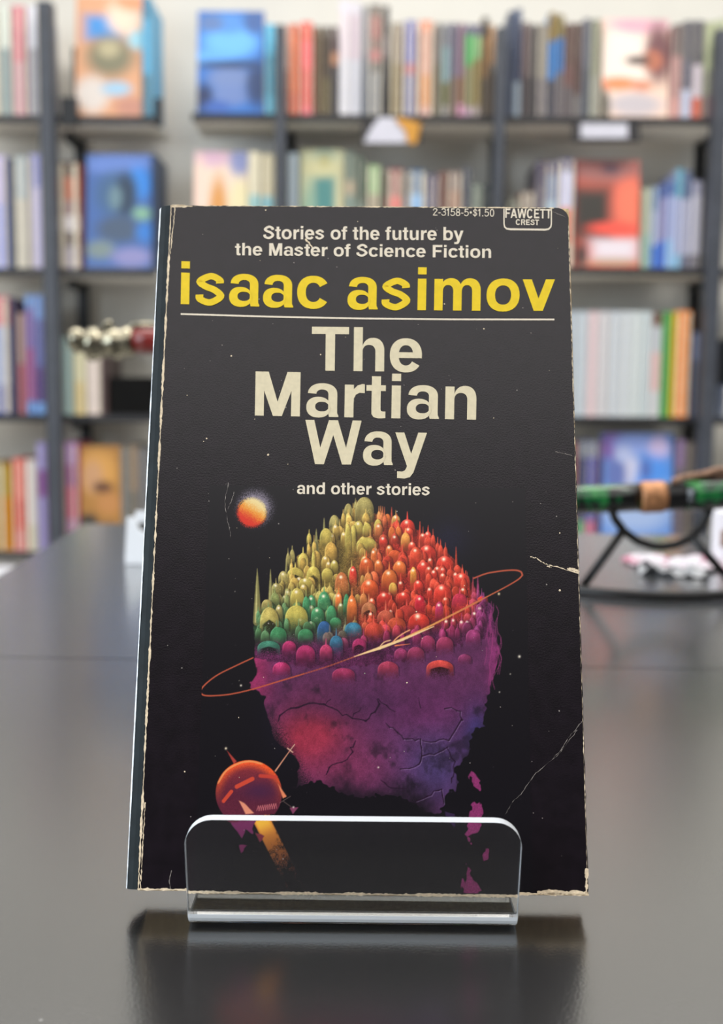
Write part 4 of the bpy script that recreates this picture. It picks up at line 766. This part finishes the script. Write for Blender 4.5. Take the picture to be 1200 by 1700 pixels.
# printed picture: a fine grid whose colours come from the painted array
ART=paint_art()
def art_grid():
    us=[];cs=[uv(AX0,AY0),uv(AX1,AY0),uv(AX0,AY1),uv(AX1,AY1)]
    u0,u1=max(c[0] for c in (cs[0],cs[2])),min(c[0] for c in (cs[1],cs[3])); v1,v0=min(cs[0][1],cs[1][1]),max(cs[2][1],cs[3][1],.0006)
    st=.00013; nu=int((u1-u0)/st); nv=int((v1-v0)/st)
    U=np.linspace(u0,u1,nu+1); V=np.linspace(v0,v1,nv+1); UU,VV=np.meshgrid(U,V)
    W3=BO[None,None]+UU[...,None]*BU+VV[...,None]*BV-CAMP
    d=W3@FW; PX=600+FPX*(W3@RT)/d; PY=850-FPX*(W3@UP)/d
    fx=np.clip((PX-AX0)*AS-.5,0,ART.shape[1]-1.001); fy=np.clip((PY-AY0)*AS-.5,0,ART.shape[0]-1.001)
    ix=fx.astype(int);iy=fy.astype(int);ax=(fx-ix)[...,None];ay=(fy-iy)[...,None]
    c=(ART[iy,ix]*(1-ax)+ART[iy,ix+1]*ax)*(1-ay)+(ART[iy+1,ix]*(1-ax)+ART[iy+1,ix+1]*ax)*ay
    c=c/255; c=np.where(c<=.04045,c/12.92,((c+.055)/1.055)**2.4)
    me=bpy.data.meshes.new('cover_picture'); nvt=(nu+1)*(nv+1)
    me.vertices.add(nvt); co=np.empty((nvt,3),np.float32); co[:,0]=UU.ravel(); co[:,1]=-.00003; co[:,2]=VV.ravel(); me.vertices.foreach_set('co',co.ravel())
    a=(np.arange(nv)[:,None]*(nu+1)+np.arange(nu)[None]).ravel(); q=np.stack([a,a+1,a+nu+2,a+nu+1],1).astype(np.int32)
    me.loops.add(q.size); me.loops.foreach_set('vertex_index',q.ravel()); me.polygons.add(len(q)); me.polygons.foreach_set('loop_start',np.arange(0,q.size,4,dtype=np.int32)); me.update(calc_edges=True)
    at_=me.color_attributes.new('print','FLOAT_COLOR','POINT'); arr=np.ones((nvt,4),np.float32); arr[:,:3]=c.reshape(-1,3); at_.data.foreach_set('color',arr.ravel())
    me.materials.append(M['art']); o=bpy.data.objects.new('cover_picture',me); COL.objects.link(o); o.parent=front
    o['label']='printed picture of a domed city on a purple rock in space'
    return o
art_grid()
# lettering
GL=glyphs()
def lettering(name,text,base,cap,ink,label,track=0.0,capu=718,y=-.0001):
    # base: baseline points in the photograph (piecewise), cap: capital height there
    adv=[GL[c][0]+track for c in text]; x=0; xs=[]
    for a in adv: xs.append(x); x+=a
    q0=GL[text[0]][1]; q1=GL[text[-1]][1]
    lo=min(p[0] for q in q0 for p in q); hi=xs[-1]+max(p[0] for q in q1 for p in q)
    bx=[b[0] for b in base]; by=[b[1] for b in base]; v=[];f=[]
    for c,x0 in zip(text,xs):
        for kq,q in enumerate(GL[c][1]):
            b=len(v)
            for gx,gy in q:
                px=bx[0]+(bx[-1]-bx[0])*(x0+gx-lo)/(hi-lo); py=np.interp(px,bx,by); sl=(by[-1]-by[0])/(bx[-1]-bx[0])
                py=py-gy/capu*cap; px+=gy/capu*cap*sl
                u,w=uv(px,py); v.append((u,y-1.2e-6*kq,w))
            f.append((b,b+1,b+2,b+3))
    me=mesh(name,v,f,ink,front)
    bm=bmesh.new(); bm.from_mesh(me.data)
    for fc in bm.faces:
        fc.normal_update()
        if fc.normal.y>0: fc.normal_flip()
    bm.to_mesh(me.data); bm.free(); me['label']=label; return me
CI,TI,YI=M['cream_ink'],M['title_ink'],M['yellow_ink']
lettering('tagline_lettering','Stories of the future by',[(437,397),(600,398.2),(769,399.2)],21.8,CI,'small cream first tagline line')
lettering('tagline_lettering','the Master of Science Fiction',[(390,424),(600,426.2),(815,428.5)],20.6,CI,'small cream second tagline line')
lettering('author_lettering','isaac asimov',[(300,505),(400,508.5),(500,511.3),(600,513.6),(700,515.2),(800,516.2),(920,516.2)],70.5,YI,'large yellow author name in lower case')
lettering('title_lettering','The',[(517,615.3),(700,617.5)],72.8,TI,'large cream first title line')
lettering('title_lettering','Martian',[(423,690),(600,693.5),(790,697)],73.3,TI,'large cream second title line')
lettering('title_lettering','Way',[(506,770.5),(708,773)],73.3,TI,'large cream third title line')
lettering('subtitle_lettering','and other stories',[(493,820),(713,822.5)],19.5,CI,'small cream line below the title')
lettering('price_lettering','2-3158-5\u2022$1.50',[(718.5,358.3),(820,359.8)],12.5,CI,'thin cream code and price line at the top')
lettering('emblem_lettering','FAWCETT',[(838.5,362),(915,363)],15.5,CI,'bold cream upper line in the publisher emblem')
lettering('emblem_lettering','CREST',[(856,373.6),(894.5,374.2)],9.2,CI,'small cream lower line in the publisher emblem')
def strip(name,pts,wpx,ink,label):
    v=[];f=[]
    for k,(x,y) in enumerate(pts):
        a=pts[max(k-1,0)];b=pts[min(k+1,len(pts)-1)];dx,dy=b[0]-a[0],b[1]-a[1];l=math.hypot(dx,dy);w=(wpx[k] if isinstance(wpx,list) else wpx)/2
        for s in (1,-1): u,t=uv(x-dy/l*w*s,y+dx/l*w*s); v.append((u,-.0001,t))
    for k in range(len(pts)-1): f.append((2*k,2*k+1,2*k+3,2*k+2))
    o=mesh(name,v,f,ink,front); o['label']=label; return o
strip('divider_line',[(300,521.5),(450,526),(600,529),(750,530.4),(920,530.6)],2.8,CI,'thin cream rule under the author name')
strip('emblem_frame',[(836.5,346.5),(836.5,372),(837.5,377),(841,380),(847,380.8),(905,381.6),(910.5,380.5),(914,377),(915,372),(915,347)],[2,2,2.4,2.8,3.2,3.2,2.8,2.4,2,2],CI,'cream outline of the publisher emblem, open at the top')
# spine: a strip folded back from the hinge, its outer edge scuffed white
SX,SD=-.0031,.0024
pr=[(0,0),(-.0012,.0003),(-.0023,.0008),(SX,SD),(-.0025,.0060),(.0,CT)]
mb=MB(); nz=160
for j in range(nz+1):
    z=CH*j/nz; e=hr.uniform(0,.00008)
    mb.v+=[(x-(e if k in (2,3) else 0),y,z) for k,(x,y) in enumerate(pr)]
for j in range(nz):
    for k in range(len(pr)-1):
        a=j*len(pr)+k; mb.f.append((a,a+len(pr),a+len(pr)+1,a+1)); mb.m.append(0)
sp_=mb.build('spine',M['spine'],book)
mb=MB()
for (xa_,ya_),w0,w1 in (((-.00282,.00184),.0006,.0014),):
    pts=[(xa_-.00008,ya_,CH*k/300) for k in range(301)]; w=w0; v=[];f=[]
    for k,p in enumerate(pts):
        w=max(w0,min(w1,w+hr.uniform(-1,1)*(w1-w0)*.35)); dx,dy=(SX+.0023),(SD-.0008); l=math.hypot(dx,dy); dx/=l;dy/=l; nx_,ny_=-.00005,-.00003
        v+=[(p[0]-dx*w/2+nx_,p[1]-dy*w/2+ny_,p[2]),(p[0]+dx*w/2+nx_,p[1]+dy*w/2+ny_,p[2])]
    for k in range(300): f.append((2*k,2*k+1,2*k+3,2*k+2))
    mb.add(v,f)
e_=mb.build('edge_wear',M['worn_white'],sp_); e_['label']='scuffed white edge along the spine'
MB().box(0,CT-.00028,0,CW,CT,CH).build('back_cover',M['cover'],book)
# page block, leaves slightly uneven at the fore edge and foot
mb=MB(); nl=26; y0,y1=th+.00002,CT-.0003
for k in range(nl):
    a=y0+(y1-y0)*k/nl; b=y0+(y1-y0)*(k+1)/nl; e1,e2,e3=hr.uniform(-.0001,.00018),hr.uniform(.0003,.0006),hr.uniform(0,.0002)
    mb.box(.0005,a,-e2*.6,CW+e1,b,CH-.0001-e3)
mb.build('page_block',M['page_edge'],book)
# ---------------------------------------------------------------- clear acrylic stand: one bent sheet
T=.003; LY=.2436; 
lean=math.atan2(BV[1],BV[2]); 
bb=BO-BW*CT                                               # rear bottom edge of the book
foot=bb[1]+.0006
# centre line of the bent sheet in the (y,z) plane
def cl():
    P=[]
    yl=LY+T/2
    P+=[(yl-.0004,.0262-.0),(yl-.0003,.018),(yl,.0065)]
    r=.0026; P+=[(yl+r-r*math.cos(a),T/2+r-r*math.sin(a)) for a in np.linspace(0.15,1.57,6)]
    c=foot+.0008; P+=[(c-.006,T/2),(c,T/2)]
    bx,bz=foot+T*.5/math.cos(lean)+.0016,T/2
    r2=.004; P+=[(bx+math.sin(lean)*.003+.0002,T/2+.0020),(bx+math.sin(lean)*.007,bz+math.cos(lean)*.007)]
    Lh=.105; P+=[(bx+math.sin(lean)*s,bz+math.cos(lean)*s) for s in (.03,.06,.09,Lh)]
    tx,tz=bx+math.sin(lean)*Lh,bz+math.cos(lean)*Lh
    P+=[(tx+.003,tz+.0035),(tx+.0065,tz+.001)]+[(tx+.0065+.055*t,tz+.001-(tz+.001-T/2-.0003)*t) for t in (.2,.5,.8,1.0)]
    return P
CLN=cl(); S=[0]
for a,b in zip(CLN[:-1],CLN[1:]): S.append(S[-1]+math.dist(a,b))
# resample the lip finely near its rounded top corners
RC=.0062; HWD=.0384
ss_=sorted(set([0.0]+[RC*(1-math.cos(a)) for a in np.linspace(0,math.pi/2,10)]+S)); 
def pos(s): return np.array([np.interp(s,S,[p[0] for p in CLN]),np.interp(s,S,[p[1] for p in CLN])])
es=thing('book_stand','clear acrylic easel with rounded front lip holding the paperback','book stand',(-.0012,LY,0),rotz=-.002)
mb=MB(); ring=[]
for s in ss_:
    p=pos(s); d=pos(min(s+.0006,S[-1]))-pos(max(s-.0006,0)); d/=np.linalg.norm(d); nrm=np.array([-d[1],d[0]])
    hw=HWD if s>=RC else HWD-RC+math.sqrt(max(0,RC*RC-(RC-s)**2))
    hw-= .0006*min(1,max(0,s-RC)/.02)
    a=p+nrm*T/2; b=p-nrm*T/2
    ring.append([(-hw,a[0]-LY,a[1]),(hw,a[0]-LY,a[1]),(hw,b[0]-LY,b[1]),(-hw,b[0]-LY,b[1])])
v=[q for r in ring for q in r]; f=[]
for k in range(len(ring)-1):
    for i in range(4): f.append((4*k+i,4*k+(i+1)%4,4*k+4+(i+1)%4,4*k+4+i))
f.append((0,3,2,1)); e0=4*(len(ring)-1); f.append((e0,e0+1,e0+2,e0+3))
M['acrylic_glow']=mat('acrylic_edge_glow_paint','f2f8fc',.35,transmission=.08,ior=1.49)  # near-opaque white: edge glow and bend highlight put into the colour
mb.add(v,f)
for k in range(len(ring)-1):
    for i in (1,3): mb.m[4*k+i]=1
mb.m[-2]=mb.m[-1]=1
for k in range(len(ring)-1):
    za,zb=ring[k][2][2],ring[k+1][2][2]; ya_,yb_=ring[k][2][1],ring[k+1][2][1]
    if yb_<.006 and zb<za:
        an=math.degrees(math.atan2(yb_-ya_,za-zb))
        if 8<an<40: mb.m[4*k+2]=1  # highlight line along the bend, painted on as white faces; no cut edge here
so=mb.build('acrylic_sheet',[M['acrylic'],M['acrylic_glow']],es)
bm=bmesh.new(); bm.from_mesh(so.data); bmesh.ops.recalc_face_normals(bm,faces=bm.faces[:]); bm.to_mesh(so.data); bm.free()
bv=so.modifiers.new('b','BEVEL'); bv.width=.00035; bv.segments=2; bv.limit_method='ANGLE'; bv.angle_limit=math.radians(50)
